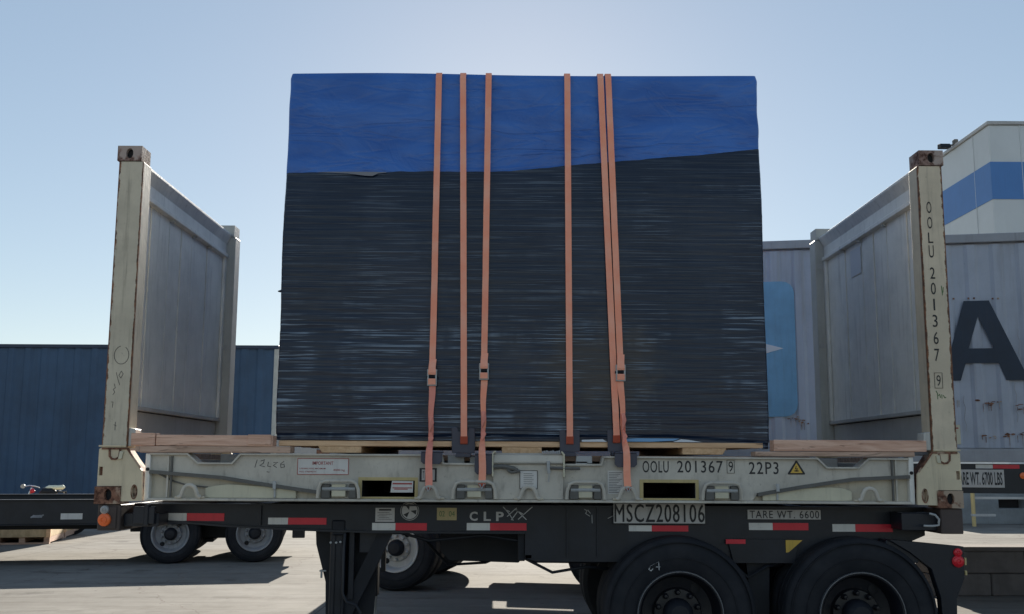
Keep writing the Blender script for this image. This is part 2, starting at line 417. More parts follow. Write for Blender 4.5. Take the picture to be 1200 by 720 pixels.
# blue corrugated warehouse far left
WX, WY, WH = -5.80, 27.5, 5.88
wh = thing('blue_warehouse', 'long blue corrugated steel building across the yard, behind the left chassis', 'building', (WX-20, WY, 0))
def corrug(mb, x0, x1, y, z0, z1, pitch, depth, back=.3):
    n = int(round((x1-x0)/pitch)); p = (x1-x0)/n; xs = []
    for i in range(n):
        a = x0+i*p; xs += [(a, y), (a+p*.28, y), (a+p*.42, y+depth), (a+p*.86, y+depth)]
    xs.append((x1, y)); i0 = len(mb.v)
    for x, yy in xs: mb.v += [(x, yy, z0), (x, yy, z1)]
    for k in range(len(xs)-1): mb.f.append([i0+2*k, i0+2*k+2, i0+2*k+3, i0+2*k+1])
    return mb
corrug(MB(), WX-38, WX-.12, WY, .25, WH-.12, .62, .05).build('wall', 'bluewall', wh)
MB().box(WX-38, WX, WY+.08, WY+12, 0, WH-.1).build('body', 'bluewall', wh)
MB().box(WX-38.05, WX+.03, WY-.05, WY+.1, WH-.13, WH).box(WX-38.05, WX+.03, WY+.1, WY+12, WH-.09, WH-.01).build('roof', 'bluetrim', wh, .01)
MB().box(WX-.14, WX+.02, WY-.02, WY+.14, 0, WH-.13).build('corner_post', 'farpost', wh, .01)
MB().box(WX-38, WX-.12, WY-.03, WY+.07, 0, .27).build('plinth', 'bluetrim', wh, .01)

# white warehouse with blue stripe, right
BX, BY, BH = 16.9, 19.3, 11.5
bw = thing('white_warehouse', 'tall off-white building with a broad blue stripe under its roofline', 'building', (BX, BY, 0))
MB().box(BX, BX+30, BY, BY+40, 0, BH).build('body', 'white_clad', bw, .03)
MB().box(BX-.02, BX+30.02, BY-.02, BY+40, 9.25, 10.37).build('stripe', 'stripe', bw)
MB().box(BX-.06, BX+30.06, BY-.06, BY+40.06, BH, BH+.10).build('roof_edge', 'galv', bw, .01)
b = MB()
for i in range(13): b.box(BX+.9+i*2.1, BX+.915+i*2.1, BY-.022, BY, .1, BH-.01)
b.split('seam', 'white_clad', bw)
b = MB()
for i in range(17): b.box(BX-.0215, BX, BY+.9+i*2.2, BY+.915+i*2.2, .1, BH-.01)
b.split('seam', 'white_clad', bw)
# floodlight on its wall
fl = thing('floodlight', 'small floodlight on a bracket at the roof edge of the white building', 'floodlight', (BX+.1, BY+.15+1.75, BH))
MB().tube([(BX+.38-.05, BY+.15+2.1, BH+.02), (BX+.38-.35, BY+.15+2.0, BH+.15), (BX+.38-.6, BY+.15+1.9, BH+.10)], .03).build('bracket', 'slope', fl, smooth=True)
MB().prismx([(BY+.15+1.72, BH-.02), (BY+.15+2.0, BH+.0), (BY+.15+1.98, BH+.16), (BY+.15+1.78, BH+.12)], BX+.38-.88, BX+.38-.55).build('lamp_housing', 'black2', fl, .02)
MB().box(BX+.38-.40, BX+.38-.26, BY+.15+1.85, BY+.15+2.0, BH+.14, BH+.30).build('sensor', 'slope', fl, .02)

# low loading dock, rail, box
dk = thing('loading_dock', 'low grey loading dock wall with a dark opening below the white building', 'loading dock', (16.2, 18.6, 0))
MB().prism([(13.9, 0), (30, 0), (30, 1.22), (13.9, 1.22)], 18.6, 19.1, holes=[[(16.15, .42), (16.15, .68), (16.85, .68), (16.85, .42)]]).build('wall', 'dock', dk, .01)
MB().box(13.9, 30, 18.55, 19.15, 1.22, 1.30).build('coping', 'concrete', dk, .01)
MB().box(16.1, 16.9, 18.9, 18.95, .35, .75).build('opening', 'darkhole', dk)
o = MB().box(17.0, 18.2, 17.9, 18.5, .22, 1.08).box(17.05, 17.15, 17.95, 18.45, 0, .22).box(18.05, 18.15, 17.95, 18.45, 0, .22).box(17.3, 17.9, 17.88, 17.9, .5, .9).build('utility_cabinet', 'white', None, .02)
tag(o, 'white utility cabinet on short feet in front of the grey dock wall', 'cabinet')
rl = thing('guard_rail', 'pale metal guard rail with a yellow post near the loading dock', 'guard rail', (15.3, 17.6, 0))
MB().tube([(14.95, 17.6, 0), (14.95, 17.6, .95)], .05, 10).build('post', 'yellowed', rl, smooth=True)
MB().box(14.95, 17.6, 17.57, 17.63, .70, .76).build('rail', 'galv', rl)
MB().box(14.9, 15.5, 17.55, 17.65, .26, .32).build('rail', 'galv', rl)

# street lamp behind the load
sl = thing('street_lamp', 'street lamp whose head just shows past the left edge of the wrapped load', 'street lamp', (-6.75, 40.3, 0))
MB().tube([(-6.75, 40.3, 0), (-6.75, 40.3, 5.5), (-6.75, 40.3, 10.8)], [.15, .12, .09], 12).build('pole', 'galv', sl, smooth=True)
MB().tube([(-6.75, 40.3, 10.7), (-7.3, 40.3, 10.8), (-8.2, 40.3, 10.45)], [.07, .06, .05], 8).build('arm', 'galv', sl, smooth=True)
MB().tube([(-8.1, 40.3, 10.48), (-8.4, 40.3, 10.42), (-8.85, 40.3, 10.36), (-9.2, 40.3, 10.34)], [.07, .16, .13, .03], 10).build('lamp_head', 'black2', sl, smooth=True)

# ================================================================== WHEELS (shared by all chassis)
def wheel_parts(root, x, z, Rr, rr_, y0, wd, rim_m, hub=True, holes=10, wld=True, d=1, hubr=.11, rim_edge=None):
    """tyre from its outer face y0 inward (d = direction of inward)"""
    wh_ = MB().lathe([(rr_, .02), (rr_*1.03, 0.012), (rr_+.35*(Rr-rr_), -.008), (rr_+.62*(Rr-rr_), -.012), (Rr-.035, .002), (Rr-.010, .018), (Rr, .035), (Rr, wd*.30), (Rr-.012, wd*.31), (Rr-.012, wd*.34), (Rr, wd*.35), (Rr, wd*.64), (Rr-.012, wd*.65), (Rr-.012, wd*.68), (Rr, wd*.69), (Rr, wd-.035), (Rr-.035, wd), (rr_, wd-.01)], (x, y0, z), 56, d)
    ty = wh_.build('tyre', 'rubber', root, smooth=True, wld=wld)
    rings = MB()
    for q in (.42, .86):
        rq = rr_+q*(Rr-rr_); rings.lathe([(rq-.004, .0), (rq-.002, -.016), (rq+.002, -.016), (rq+.004, .0)], (x, y0, z), 56, d)
    rings.build('sidewall_ring', 'rubber', ty, smooth=True, wld=wld)
    return ty
def wheel(root, x, z, Rr, rr_, y0, wd, rim_m, wld=True, d=1, dish=.12, nuts=10, edge=None, hub_m=None, name='wheel'):
    wr = bpy.data.objects.new(name, None); C.objects.link(wr); wr.parent = root
    ORG[wr.name] = ORG.get(root.name, Vector((0, 0, 0)))
    wheel_parts(wr, x, z, Rr, rr_, y0, wd, rim_m, wld=wld, d=d)
    rb = MB().lathe([(rr_+.012, .012), (rr_+.006, -.002), (rr_-.008, 0.0), (rr_-.02, .02), (rr_-.03, .05), (rr_-.045, dish), (rr_*.60, dish+.015), (rr_*.56, dish-.015), (rr_*.40, dish-.02), (0.001, dish-.02)], (x, y0, z), 48, d)
    # hand holes as dark ovals sunk in the disc, nuts proud of it
    rim = rb.build('rim', rim_m, wr, smooth=True, wld=wld)
    hh = MB()
    for k in range(nuts):
        a = 2*math.pi*(k+.5)/nuts; cx, cz = x+rr_*.50*math.cos(a), z+rr_*.50*math.sin(a)
        hh.lathe([(.021, .0), (.021, -.03), (.012, -.045), (.001, -.046)], (cx, y0+d*(dish-.015), cz), 6, d)
    tag(hh.build('wheel_nuts', hub_m or rim_m, wr, wld=wld), kind='stuff')
    ho = MB()
    for k in range(5 if nuts < 10 else 2):
        a = 2*math.pi*(k/(5 if nuts < 10 else 2))+.9; cx, cz = x+rr_*.73*math.cos(a), z+rr_*.73*math.sin(a)
        ho.lathe([(.036, -.010), (.030, -.013), (.001, -.013)], (cx, y0+d*(dish+.012), cz), 14, d)
    ho.split('hand_hole', 'darkhole', wr, smooth=True, wld=wld)
    MB().lathe([(rr_*.36, dish-.02), (rr_*.35, dish-.07), (rr_*.30, dish-.10), (rr_*.22, dish-.125), (.001, dish-.13)], (x, y0, z), 28, d).build('hub', 'black2', wr, smooth=True, wld=wld)
    if edge: MB().lathe([(rr_+.013, .012), (rr_+.009, -.005), (rr_+.003, -.005), (rr_, .006)], (x, y0, z), 48, d).build('rim_edge', edge, wr, smooth=True, wld=wld)
    return wr

# ================================================================== NEAR CHASSIS under the flat rack
ch = thing('container_chassis', 'black container chassis in front carrying the beige flat rack, plate MSCZ208106', 'trailer', (3.0, 1.2, 0))
top = 1.284
pl = [(.176, top), (.176, 1.165), (.50, 1.145), (.81, 1.121), (1.334, 1.095), (1.92, 1.080), (3.0, 1.080), (3.0, .905), (3.08, .88), (5.55, .88), (5.78, 1.03), (5.9, 1.08), (5.9, top)]
MB().prism(pl, .262, .28).build('side_rail', 'black', ch, .002)
MB().prism(pl, 2.16, 2.178).build('side_rail', 'black', ch, .002)
fl_ = pl[1:7]
for yy in ((.23, .34), (2.1, 2.21)):
    MB().bar([(p[0], p[1]+.006) for p in fl_], yy, .014).build('lower_flange', 'black', ch)
    MB().box(.177, 5.899, yy[0], yy[1], top-.012, top-.001).build('upper_flange', 'black', ch)
b = MB()
for x in (1.08, 3.30, 3.52): b.box(x, x+.010, .245, .2615, 1.13 if x < 3 else .92, top-.012)
b.split('stiffener', 'black', ch)
b = MB()
for x in (.9, 1.5, 2.1, 2.7, 3.3, 3.9, 4.5, 5.1, 5.6): b.box(x, x+.10, .28, 2.16, 1.13, 1.26)
b.split('cross_member', 'black2', ch)
for yy in ((.80, .88), (1.56, 1.64)):
    b = MB().prism([(2.35, 1.10), (2.35, .90), (2.42, .83), (2.96, .815), (2.98, .84), (3.03, .84), (3.05, .815), (5.5, .80), (5.7, .95), (5.7, 1.10)], *yy)
    b.build('slider_rail', 'black2', ch, .003)
MB().box(2.95, 3.0, .3, .5, .88, 1.08).box(3.0, 3.05, .262, .8, .90, .93).split('slider_stop', 'black2', ch, .003)
MB().lathe([(.001, -.02), (.09, -.01), (.125, .02), (.13, .08), (.13, .62), (.1, .66), (.001, .67)], (2.88, .95, .955), 24).build('air_tank', 'galv', ch, smooth=True)
MB().box(2.55, 3.2, 1.0, 1.5, .83, .86).box(2.5, 2.52, .9, 1.6, .84, 1.0).split('tank_bracket', 'black2', ch)
# bolsters
MB().box(.015, .176, 0.004, 2.43, 1.105, 1.284).build('front_bolster', 'bolster', ch, .006)
MB().box(.04, .15, -.004, .004, 1.12, 1.27).build('bolster_face', 'bolster', ch, .004)
MB().box(5.9, 6.056, .004, 2.43, 1.11, 1.284).build('rear_bolster', 'bolster', ch, .006)
MB().box(.176, .42, .06, .25, 1.13, 1.22).box(.25, .40, .03, .06, 1.15, 1.27).box(.33, .36, .02, .08, 1.14, 1.284).split('bolster_gusset', 'black', ch, .004)
MB().box(5.65, 5.9, .06, .25, 1.13, 1.25).split('bolster_gusset', 'black', ch, .004)
MB().tube([(5.83, .02, 1.25), (5.86, .0, 1.24), (5.885, 0, 1.21), (5.88, 0, 1.17), (5.84, .0, 1.165), (5.78, .01, 1.165)], .008).build('hose', 'galv', ch, smooth=True)
def lens(name, x, z, r, y, m, parent=ch, ringm=None):
    a = MB().lathe([(r, .012), (r, 0), (r*.92, -.010), (r*.6, -.016), (.001, -.018)], (x, y, z), 24).build(name, m, parent, smooth=True)
    MB().lathe([(r*.5, -.014), (r*.48, -.022), (r*.34, -.022), (r*.32, -.014)], (x, y, z), 20).build('lens_ring', m, a, smooth=True)
    if ringm: MB().lathe([(r*1.15, .012), (r*1.15, -.006), (r*1.0, -.008), (r, .0)], (x, y, z), 24).build('lens_rim', ringm, a, smooth=True)
    return a
lens('marker_lamp', .070, 1.18, .046, -.008, 'amber')
lens('reflector', .068, 1.248, .030, -.008, 'lens_grey')
# tail: sloping arm and post with red lamps
MB().prism([(5.56, 1.064), (6.098, 1.016), (6.092, .80), (6.03, .66), (6.015, .30), (5.93, .30), (5.915, .66), (5.86, .86), (5.72, .97)], .10, .17).build('tail_post', 'black', ch, .004)
MB().prism([(5.50, .88), (5.56, 1.06), (5.80, 1.04), (5.78, .90)], .12, .262).build('tail_bracket', 'black', ch, .004)
MB().box(5.96, 6.06, .17, 2.30, .42, .54).build('bumper', 'black2', ch, .006)
MB().prism([(5.56, 1.064), (6.098, 1.016), (6.092, .80), (6.03, .66), (6.015, .30), (5.93, .30), (5.915, .66), (5.86, .86), (5.72, .97)], 2.27, 2.34).build('tail_post', 'black', ch, .004)
lens('tail_reflector', 6.049, .975, .030, .096, 'redlens')
lens('tail_lamp', 6.047, .915, .036, .094, 'redlens', ringm='redlens')
MB().box(6.093, 6.105, .09, .13, .89, .94).box(6.093, 6.105, .09, .13, .82, .85).split('tail_hinge', 'yellowed', ch)
# axles, springs, wheels
for ax in (4.08, 5.347):
    MB().tube([(ax, .14, .54), (ax, 2.30, .54)], .065, 12).build('axle', 'black2', ch, smooth=True)
    for yy in (.83, 1.60):
        MB().bar([(ax-.50, .80), (ax-.25, .70), (ax, .66), (ax+.25, .70), (ax+.50, .80)], (yy-.04, yy+.04), .06).build('leaf_spring', 'black2', ch)
    for y0, d in ((.055, 1), (2.385, -1)):
        wheel(ch, ax, .54, .535, .292, y0, .27, 'rim_black', d=d, edge='rim_edge', dish=.14)
        wheel(ch, ax, .54, .535, .292, y0+d*.31, .27, 'rim_black', d=d, dish=.05)
MB().prism([(4.62, .88), (4.66, .62), (4.72, .55), (4.78, .62), (4.82, .88)], .76, .92).build('spring_hanger', 'black2', ch, .004)
MB().prism([(4.62, .88), (4.66, .62), (4.72, .55), (4.78, .62), (4.82, .88)], 1.52, 1.68).build('spring_hanger', 'black2', ch, .004)
MB().prism([(4.60, .95), (4.64, .50), (4.72, .30), (4.76, .30), (4.78, .95)], .30, .34).build('mud_guard', 'black2', ch, .004)
MB().prism([(4.50, .88), (4.46, 1.05), (4.98, 1.05), (4.94, .88)], .24, .262).build('frame_plate', 'black', ch, .002)
for pts_ in ([(2.0, .32, 1.10), (2.3, .34, 1.02), (2.7, .33, 1.06), (3.1, .34, 1.0), (3.3, .36, 1.0)], [(3.0, .30, .90), (3.2, .31, .80), (3.45, .33, .84), (3.7, .5, .80), (3.9, .8, .7)], [(4.45, .25, .92), (4.6, .24, .78), (4.75, .26, .86), (4.9, .4, .85)], [(2.2, 1.0, .98), (2.4, .95, .78), (2.7, .95, .80), (2.9, 1.0, .88)]):
    MB().tube(pts_, .011, 7).build('air_hose', 'black2', ch, smooth=True)
# landing gear
for yy, nm in ((.30, 'landing_leg'), (2.02, 'landing_leg')):
    lg = MB().box(1.585, 1.695, yy, yy+.12, .38, 1.24).build(nm, 'black', ch, .006)
    MB().box(1.602, 1.678, yy+.015, yy+.105, .08, .38).build('inner_leg', 'galv', lg, .004)
    MB().box(1.53, 1.75, yy-.03, yy+.15, .0, .03).box(1.60, 1.68, yy+.02, yy+.10, .03, .09).split('foot', 'black2', lg, .006)
    MB().box(1.61, 1.625, yy-.012, yy, .45, 1.20).box(1.665, 1.675, yy-.008, yy, .45, 1.2).split('leg_rib', 'black', lg, .002)
    MB().box(1.60, 1.70, yy-.05, yy-.01, 1.06, 1.17).build('gearbox', 'black2', lg, .01)
    MB().lathe([(.008, 0), (.008, -.012), (.001, -.014)], (1.60, yy-.05, 1.01), 8).lathe([(.008, 0), (.008, -.012), (.001, -.014)], (1.64, yy-.05, 1.01), 8).lathe([(.008, 0), (.008, -.012), (.001, -.014)], (1.67, yy-.05, 1.015), 8).split('bolt', 'galv', lg)
    MB().box(1.72, 1.76, yy+.01, yy+.06, .60, 1.20).box(1.79, 1.94, yy+.04, yy+.07, .93, 1.24).build('leg_mount', 'black', lg, .004)
    if yy < 1: MB().bar([(1.99, 1.10), (1.86, .82), (1.66, .42)], (yy+.03, yy+.08), .10).build('brace', 'black2', lg)
MB().tube([(1.655, .36, .52), (1.655, 2.05, .52)], .03).build('leg_cross_tube', 'black2', ch, smooth=True)
MB().tube([(1.70, .27, 1.11), (1.70, .22, .98), (1.70, .22, .66), (1.73, .21, .60), (1.80, .20, .58), (1.83, .20, .53), (1.84, .20, .44)], .011).build('crank_handle', 'black', ch, smooth=True)
MB().prism([(1.448, 1.10), (1.455, .98), (1.532, .71), (1.545, .30), (1.60, .26), (1.88, .26), (1.90, .60), (1.93, 1.10)], .44, .455).build('gusset_panel', 'black2', ch, .002)
MB().tube([(1.505, .42, .80), (1.505, .42, .78), (1.505, .42, .74)], .008).tube([(1.49, .42, .79), (1.54, .42, .79)], .006).build('latch', 'galv', ch)
# reflective tape strips
def tape(x0, x1, z0, z1, m, y=.262): return MB().box(x0, x1, y-.003, y-.0006, z0, z1).build('reflective_tape', m, ch)
for x0, xm, x1, z0, z1 in ((.403, .548, .82, 1.158, 1.213), (1.139, 1.283, 1.561, 1.136, 1.184), (1.893, 2.061, 2.289, 1.098, 1.150), (2.578, 2.746, 3.011, 1.101, 1.153), (3.752, 3.918, 4.183, 1.100, 1.142), (4.623, 4.795, 5.054, 1.113, 1.164), (5.229, 5.394, 5.666, 1.104, 1.158)):
    tape(x0, xm, z0, z1, 'tape_w'); tape(xm+.001, x1, z0, z1, 'tape_r')
MB().box(4.448, 4.589, .2345, .239, 1.016, 1.048).split('reflective_tape', 'tape_r', ch)
# plates, stickers and stencilled letters
def card(name, x0, x1, z0, z1, y, m, parent, t=.003, bevel=0): return MB().box(x0, x1, y-t, y, z0, z1).build(name, m, parent, bevel)
YB = .2615
p = card('number_plate', 3.635, 4.303, 1.155, 1.303, YB-.03, 'plate', ch, .004)
MB().box(3.7, 4.25, YB-.03, YB, 1.20, 1.26).build('plate_bracket', 'black', ch)
text('MSCZ208106', 3.645, 4.294, 1.166, 1.296, YB-.0355, 'ink', p, spacing=1.12)
text('MSCZ208106', 3.648, 4.297, 1.168, 1.294, YB-.0357, 'ink', p, spacing=1.12)
MB().prism([(3.635, 1.155), (4.303, 1.155), (4.303, 1.303), (3.635, 1.303)], YB-.0355, YB-.034, holes=[[(3.639, 1.159), (4.299, 1.159), (4.299, 1.299), (3.639, 1.299)]]).build('plate_border', 'ink', p)
p = card('tare_plate', 4.611, 5.150, 1.186, 1.262, YB, 'plate', ch)
text('TARE WT. 6600', 4.630, 5.135, 1.197, 1.252, YB-.0045, 'ink', p, spacing=1.15, bold=.004)
MB().prism([(4.611, 1.186), (5.150, 1.186), (5.150, 1.262), (4.611, 1.262)], YB-.0045, YB-.003, holes=[[(4.615, 1.190), (5.146, 1.190), (5.146, 1.258), (4.615, 1.258)]]).build('plate_border', 'ink', p)
p = card('data_label', 1.915, 2.054, 1.158, 1.258, YB, 'plate', ch, .003, .0)
MB().box(1.94, 2.03, YB-.0045, YB-.003, 1.238, 1.250).build('print', 'ink', p)
b = MB()
for i in range(5): b.box(1.93+.01*(i % 2), 2.035-.02*(i % 3), YB-.0042, YB-.003, 1.175+i*.012, 1.178+i*.012)
b.build('print', 'pen', p)
em = MB().lathe([(.068, 0), (.068, -.003), (.001, -.0035)], (2.163, YB, 1.237), 32).build('round_emblem', 'plate', ch)
b = MB(); b.prism(*[ring(2.163, 1.237, .058, .064, 28)[0]], YB-.0052, YB-.0036, holes=[ring(2.163, 1.237, .058, .064, 28)[1]])
for k in range(3):
    a = 90+120*k; c_, s_ = math.cos(R(a)), math.sin(R(a)); c2, s2 = math.cos(R(a+38)), math.sin(R(a+38)); c3, s3 = math.cos(R(a-20)), math.sin(R(a-20))
    b.prism([(2.163+.006*c2, 1.237+.006*s2), (2.163+.052*c_, 1.237+.052*s_), (2.163+.050*c2, 1.237+.050*s2), (2.163+.028*c2, 1.237+.028*s2)], YB-.0052, YB-.0036)
b.build('print', 'ink', em)
p = card('inspection_sticker', 2.361, 2.504, 1.172, 1.260, YB, 'gold', ch)
text('02', 2.378, 2.418, 1.198, 1.238, YB-.0042, 'greenink', p); text('04', 2.448, 2.490, 1.198, 1.238, YB-.0042, 'greenink', p)
text('C', 2.598, 2.656, 1.168, 1.234, YB-.002, 'plate', ch, bold=.03); text('L', 2.700, 2.752, 1.168, 1.234, YB-.002, 'plate', ch, bold=.03); text('P', 2.790, 2.846, 1.168, 1.234, YB-.002, 'plate', ch, bold=.03)
b = MB()
for a in ([(2.84, 1.27), (2.885, 1.22), (2.915, 1.172)], [(2.90, 1.175), (2.945, 1.235), (2.935, 1.262)], [(2.87, 1.20), (2.93, 1.255), (3.01, 1.178)], [(2.95, 1.18), (3.055, 1.272)], [(2.93, 1.25), (2.99, 1.215)], [(2.855, 1.25), (2.89, 1.235)]): b.ribbon(a, .006, YB-.002)
b.split('scratch', 'chalk', ch)
b = MB()
for a in ([(3.43, 1.255), (3.45, 1.245), (3.44, 1.225), (3.47, 1.205)], [(3.455, 1.25), (3.475, 1.225)], [(3.485, 1.215), (3.487, 1.155)], [(3.60, 1.19), (3.64, 1.21)]): b.ribbon(a, .004, YB-.002)
b.split('scratch', 'chalk', ch)
MB().prism([(4.879, 1.044), (4.999, 1.044), (4.90, .960), (4.879, .956)], .233, .2395).build('warning_sticker', 'yellow', ch)
b = MB()
for a in ([(3.86, .855), (3.87, .875), (3.895, .888), (3.93, .905), (3.932, .85)], [(3.91, .872), (3.94, .872)], [(3.86, .855), (3.875, .845), (3.89, .86)]): b.ribbon(a, .005, .0405)
b.build('chalk_mark', 'chalk', ch)

# ================================================================== FLAT RACK CONTAINER
fr = thing('flat_rack_container', 'beige and grey collapsible flat rack container with end walls up, marked OOLU 201367 9', 'container', (3.029, 1.219, 1.29))
def casting(name, x0, x1, y0, y1, z0, z1, m, parent=fr, ox=None, oz=None, front=True):
    """corner casting with an oval aperture through its outer face"""
    cx = (x0+x1)/2 if ox is None else ox; cz = (z0+z1)/2 if oz is None else oz
    rx, rz = .026, (z1-z0)*.33
    ov = arc(cx, cz, rx, rz, 0, 345, 23)
    b = MB()
    ya, yb = (y0, y0+.03) if front else (y1-.03, y1)
    b.prism([(x0, z0), (x1, z0), (x1, z1), (x0, z1)], ya, yb, holes=[ov])
    yc, yd = (y0+.0301, y1) if front else (y0, y1-.0301)
    b.box(x0, x1, yc, yd, z0, z1)
    o = b.build(name, m, parent)
    yo = (y0+.0295, y0+.0299) if front else (y1-.0299, y1-.0295)
    MB().prism(arc(cx, cz, rx+.004, rz+.004, 0, 345, 23), *yo).build('aperture', 'darkhole', o)
    return o
def post(x0, x1, mat, near, mirror):
    y0, y1 = (0.006, .158) if near else (2.280, 2.432)
    sx = 1 if not mirror else -1
    o = MB().box(x0, x1, y0, y1, 1.68, 3.765).build('corner_post', mat, fr, .006, seg=2)
    return o
pL = post(.012, .192, 'post_l', True, False); pR = post(5.866, 6.046, 'post_r', True, True)
pFL = post(.012, .192, 'farpost', False, False); pFR = post(5.866, 6.046, 'farpost', False, True)
for px_, pp in ((0., pL), (5.88, pR)): casting('top_casting', px_, px_+.178, 0, .162, 3.768, 3.881, 'casting_t', pp)
for px_, pp in ((0., pFL), (5.88, pFR)): casting('top_casting', px_, px_+.178, 2.276, 2.438, 3.768, 3.881, 'farpost', pp, front=False)
for o_, xx in ((pFL, .19), (pFR, 5.868)):       # weld bands on the far posts
    MB().box(.02, .185, 2.274, 2.28, 2.65, 2.70).build('weld_band', 'wallgrey2', o_) if xx < 1 else MB().box(5.872, 6.03, 2.274, 2.28, 3.48, 3.53).box(5.872, 6.03, 2.274, 2.28, 2.70, 2.74).build('weld_band', 'wallgrey2', o_)
for x0 in (-.011, 5.881):
    casting('bottom_casting', x0, x0+.179, -.010, .15, 1.288, 1.408, 'casting', ox=x0+(.095 if x0 < 1 else .090), oz=1.352)
    casting('bottom_casting', x0, x0+.179, 2.29, 2.448, 1.288, 1.408, 'casting', ox=x0+.09, oz=1.352, front=False)
# gussets with slot, square hole and hook boss
def mx(pts, mir): return [((6.058-a) if mir else a, c) for a, c in pts]
for mir, pp in ((False, pL), (True, pR)):
    gp = [(.0, 1.412), (.0, 1.668), (.02, 1.682), (.19, 1.680), (.215, 1.640), (.245, 1.598), (.307, 1.522), (.316, 1.31), (.172, 1.306), (.172, 1.412)]
    hole1 = arc(.262, 1.372, .017, .045, 0, 340, 17); hole2 = [(.008, 1.485), (.034, 1.485), (.034, 1.545), (.008, 1.545)]
    g = MB().prism(mx(gp, mir), .0, .02, holes=[mx(hole1, mir), mx(hole2, mir)]).build('gusset_plate', 'gusset', fr)
    MB().prism(mx([(.004, 1.415), (.004, 1.66), (.19, 1.66), (.24, 1.59), (.30, 1.515), (.31, 1.31), (.175, 1.31), (.175, 1.415)], mir), .021, .15).build('post_base', 'casting', g)
    MB().prism(mx(arc(.262, 1.372, .024, .052, 0, 345, 19), mir), -.002, -.0003, holes=[mx(arc(.262, 1.372, .0165, .044, 0, 345, 19), mir)]).build('slot_rim', 'casting', g)
    MB().bar(mx([(.02, 1.672), (.20, 1.672), (.232, 1.628), (.30, 1.538)], mir), (-.006, .0), .013).build('weld_bead', 'casting', g)
    # curved hook boss
    MB().bar(mx([(.075, 1.668), (.078, 1.62), (.095, 1.600), (.12, 1.598), (.145, 1.612), (.15, 1.665)], mir), (-.008, -.0005), .012).build('hook_boss', 'casting', g)
    MB().prism(mx([(.150, 1.655), (.175, 1.65), (.165, 1.600), (.14, 1.598)], mir), -.012, -.001).build('hook_pin', 'pale', g, .002)
    MB().box(*( (.0, .19) if not mir else (5.868, 6.058)), -.012, .0, 1.684, 1.696).build('hinge_plate', 'gusset', g, .002)
    MB().prism(mx([(.193, 1.69), (.236, 1.69), (.244, 1.76), (.240, 1.81), (.193, 1.82)], mir), .02, .12).build('post_bracket', 'farpost', g, .003)
    MB().box(*((.318, .352) if not mir else (5.706, 5.74)), .03, .12, 1.31, 1.64).build('end_stiffener', 'wallgrey', g, .003)
    MB().lathe([(.012, 0), (.012, -.01), (.001, -.012)], (.338 if not mir else 5.72, .03, 1.53), 10).split('bolt', 'black2', g)
    g2 = MB().prism(mx(gp, mir), 2.418, 2.438).build('gusset_plate', 'gusset', fr)
# end walls
for mir in (False, True):
    def X(a): return 6.058-a if mir else a
    def bxx(b, a0, a1, y0, y1, z0, z1): lo, hi = sorted((X(a0), X(a1))); return b.box(lo, hi, y0, y1, z0, z1)
    ew = bxx(MB(), .025, .048, .158, 2.28, 1.66, 3.60).build('end_wall', 'black2', fr)
    ys = [.16, .46, .85, 1.12, 1.38, 1.78, 2.278]; pan = []
    for i in range(6):
        d = .003 if i % 2 else 0
        bxx(MB(), .049, .085+d, ys[i]+.009, ys[i+1]-.009, 1.995, 3.565).build('panel', 'wallgrey', ew, .0015)
    bxx(MB(), .049, .118, .16, 2.278, 1.962, 1.992).build('sill_ledge', 'wallgrey2', ew, .003)
    bxx(MB(), .049, .078, .16, 2.278, 1.70, 1.955).build('lower_panel', 'wallgrey2', ew, .004)
    bxx(MB(), .050, .150, .16, 2.278, 1.655, 1.70).build('lower_beam', 'wallgrey2', ew, .004)
    lo, hi = sorted((X(.03), X(.165)))
    MB().prism([], 0, 0) if False else None
    tr = MB()
    prof = [(.02, 3.54), (.130, 3.555), (.130, 3.59), (.108, 3.60), (.108, 3.69), (.150, 3.775), (.150, 3.795), (.02, 3.795)]
    n = len(prof); tr.v = [(X(a), .158, c) for a, c in prof] + [(X(a), 2.28, c) for a, c in prof]
    tr.f = [list(range(n)), list(range(2*n-1, n-1, -1))] + [[k, (k+1) % n, n+(k+1) % n, n+k] for k in range(n)]
    tr.build('top_rail', 'wallgrey', ew, .004)
    bxx(MB(), .089, .116, .158, .21, 1.995, 3.56).split('edge_flange', 'wallgrey', ew, .003)
    bxx(MB(), .089, .116, 2.23, 2.28, 1.995, 3.56).split('edge_flange', 'wallgrey', ew, .003)
    b = MB()
    for yy in (.85, 1.38, 1.78): b.lathe([(.012, 0), (.012, .001), (.001, .001)], (X(.12), yy, 3.54), 8); bxx(b, .09, .115, yy-.012, yy+.012, 3.53, 3.556)
    b.split('bolt', 'galv', ew)
    if mir:
        bxx(MB(), .0895, .091, 1.40, 1.64, 3.26, 3.50).build('faded_sticker', 'white', ew)
# side rail, near (detailed)
topL = [(.352, 1.632), (.613, 1.632), (.689, 1.567), (.929, 1.567), (.985, 1.632), (2.405, 1.632), (2.415, 1.572), (2.765, 1.572), (2.765, 1.572), (3.265, 1.572), (3.535, 1.572), (3.545, 1.625), (5.062, 1.622), (5.126, 1.558), (5.349, 1.558), (5.424, 1.622), (5.706, 1.622)]
topL = [p for i, p in enumerate(topL) if i != 8]
bot = [(5.706, 1.503), (5.309, 1.483), (4.946, 1.428), (4.632, 1.373), (4.60, 1.331), (1.565, 1.331), (1.537, 1.375), (1.163, 1.427), (.862, 1.473), (.44, 1.506), (.352, 1.512)]
holes = [[(1.845, 1.345), (2.218, 1.345), (2.218, 1.459), (1.845, 1.459)], [(3.83, 1.345), (4.199, 1.345), (4.199, 1.453), (3.83, 1.453)]]
sr = MB().prism(topL+bot, .050, .062, holes=holes).build('side_rail', 'rail', fr)
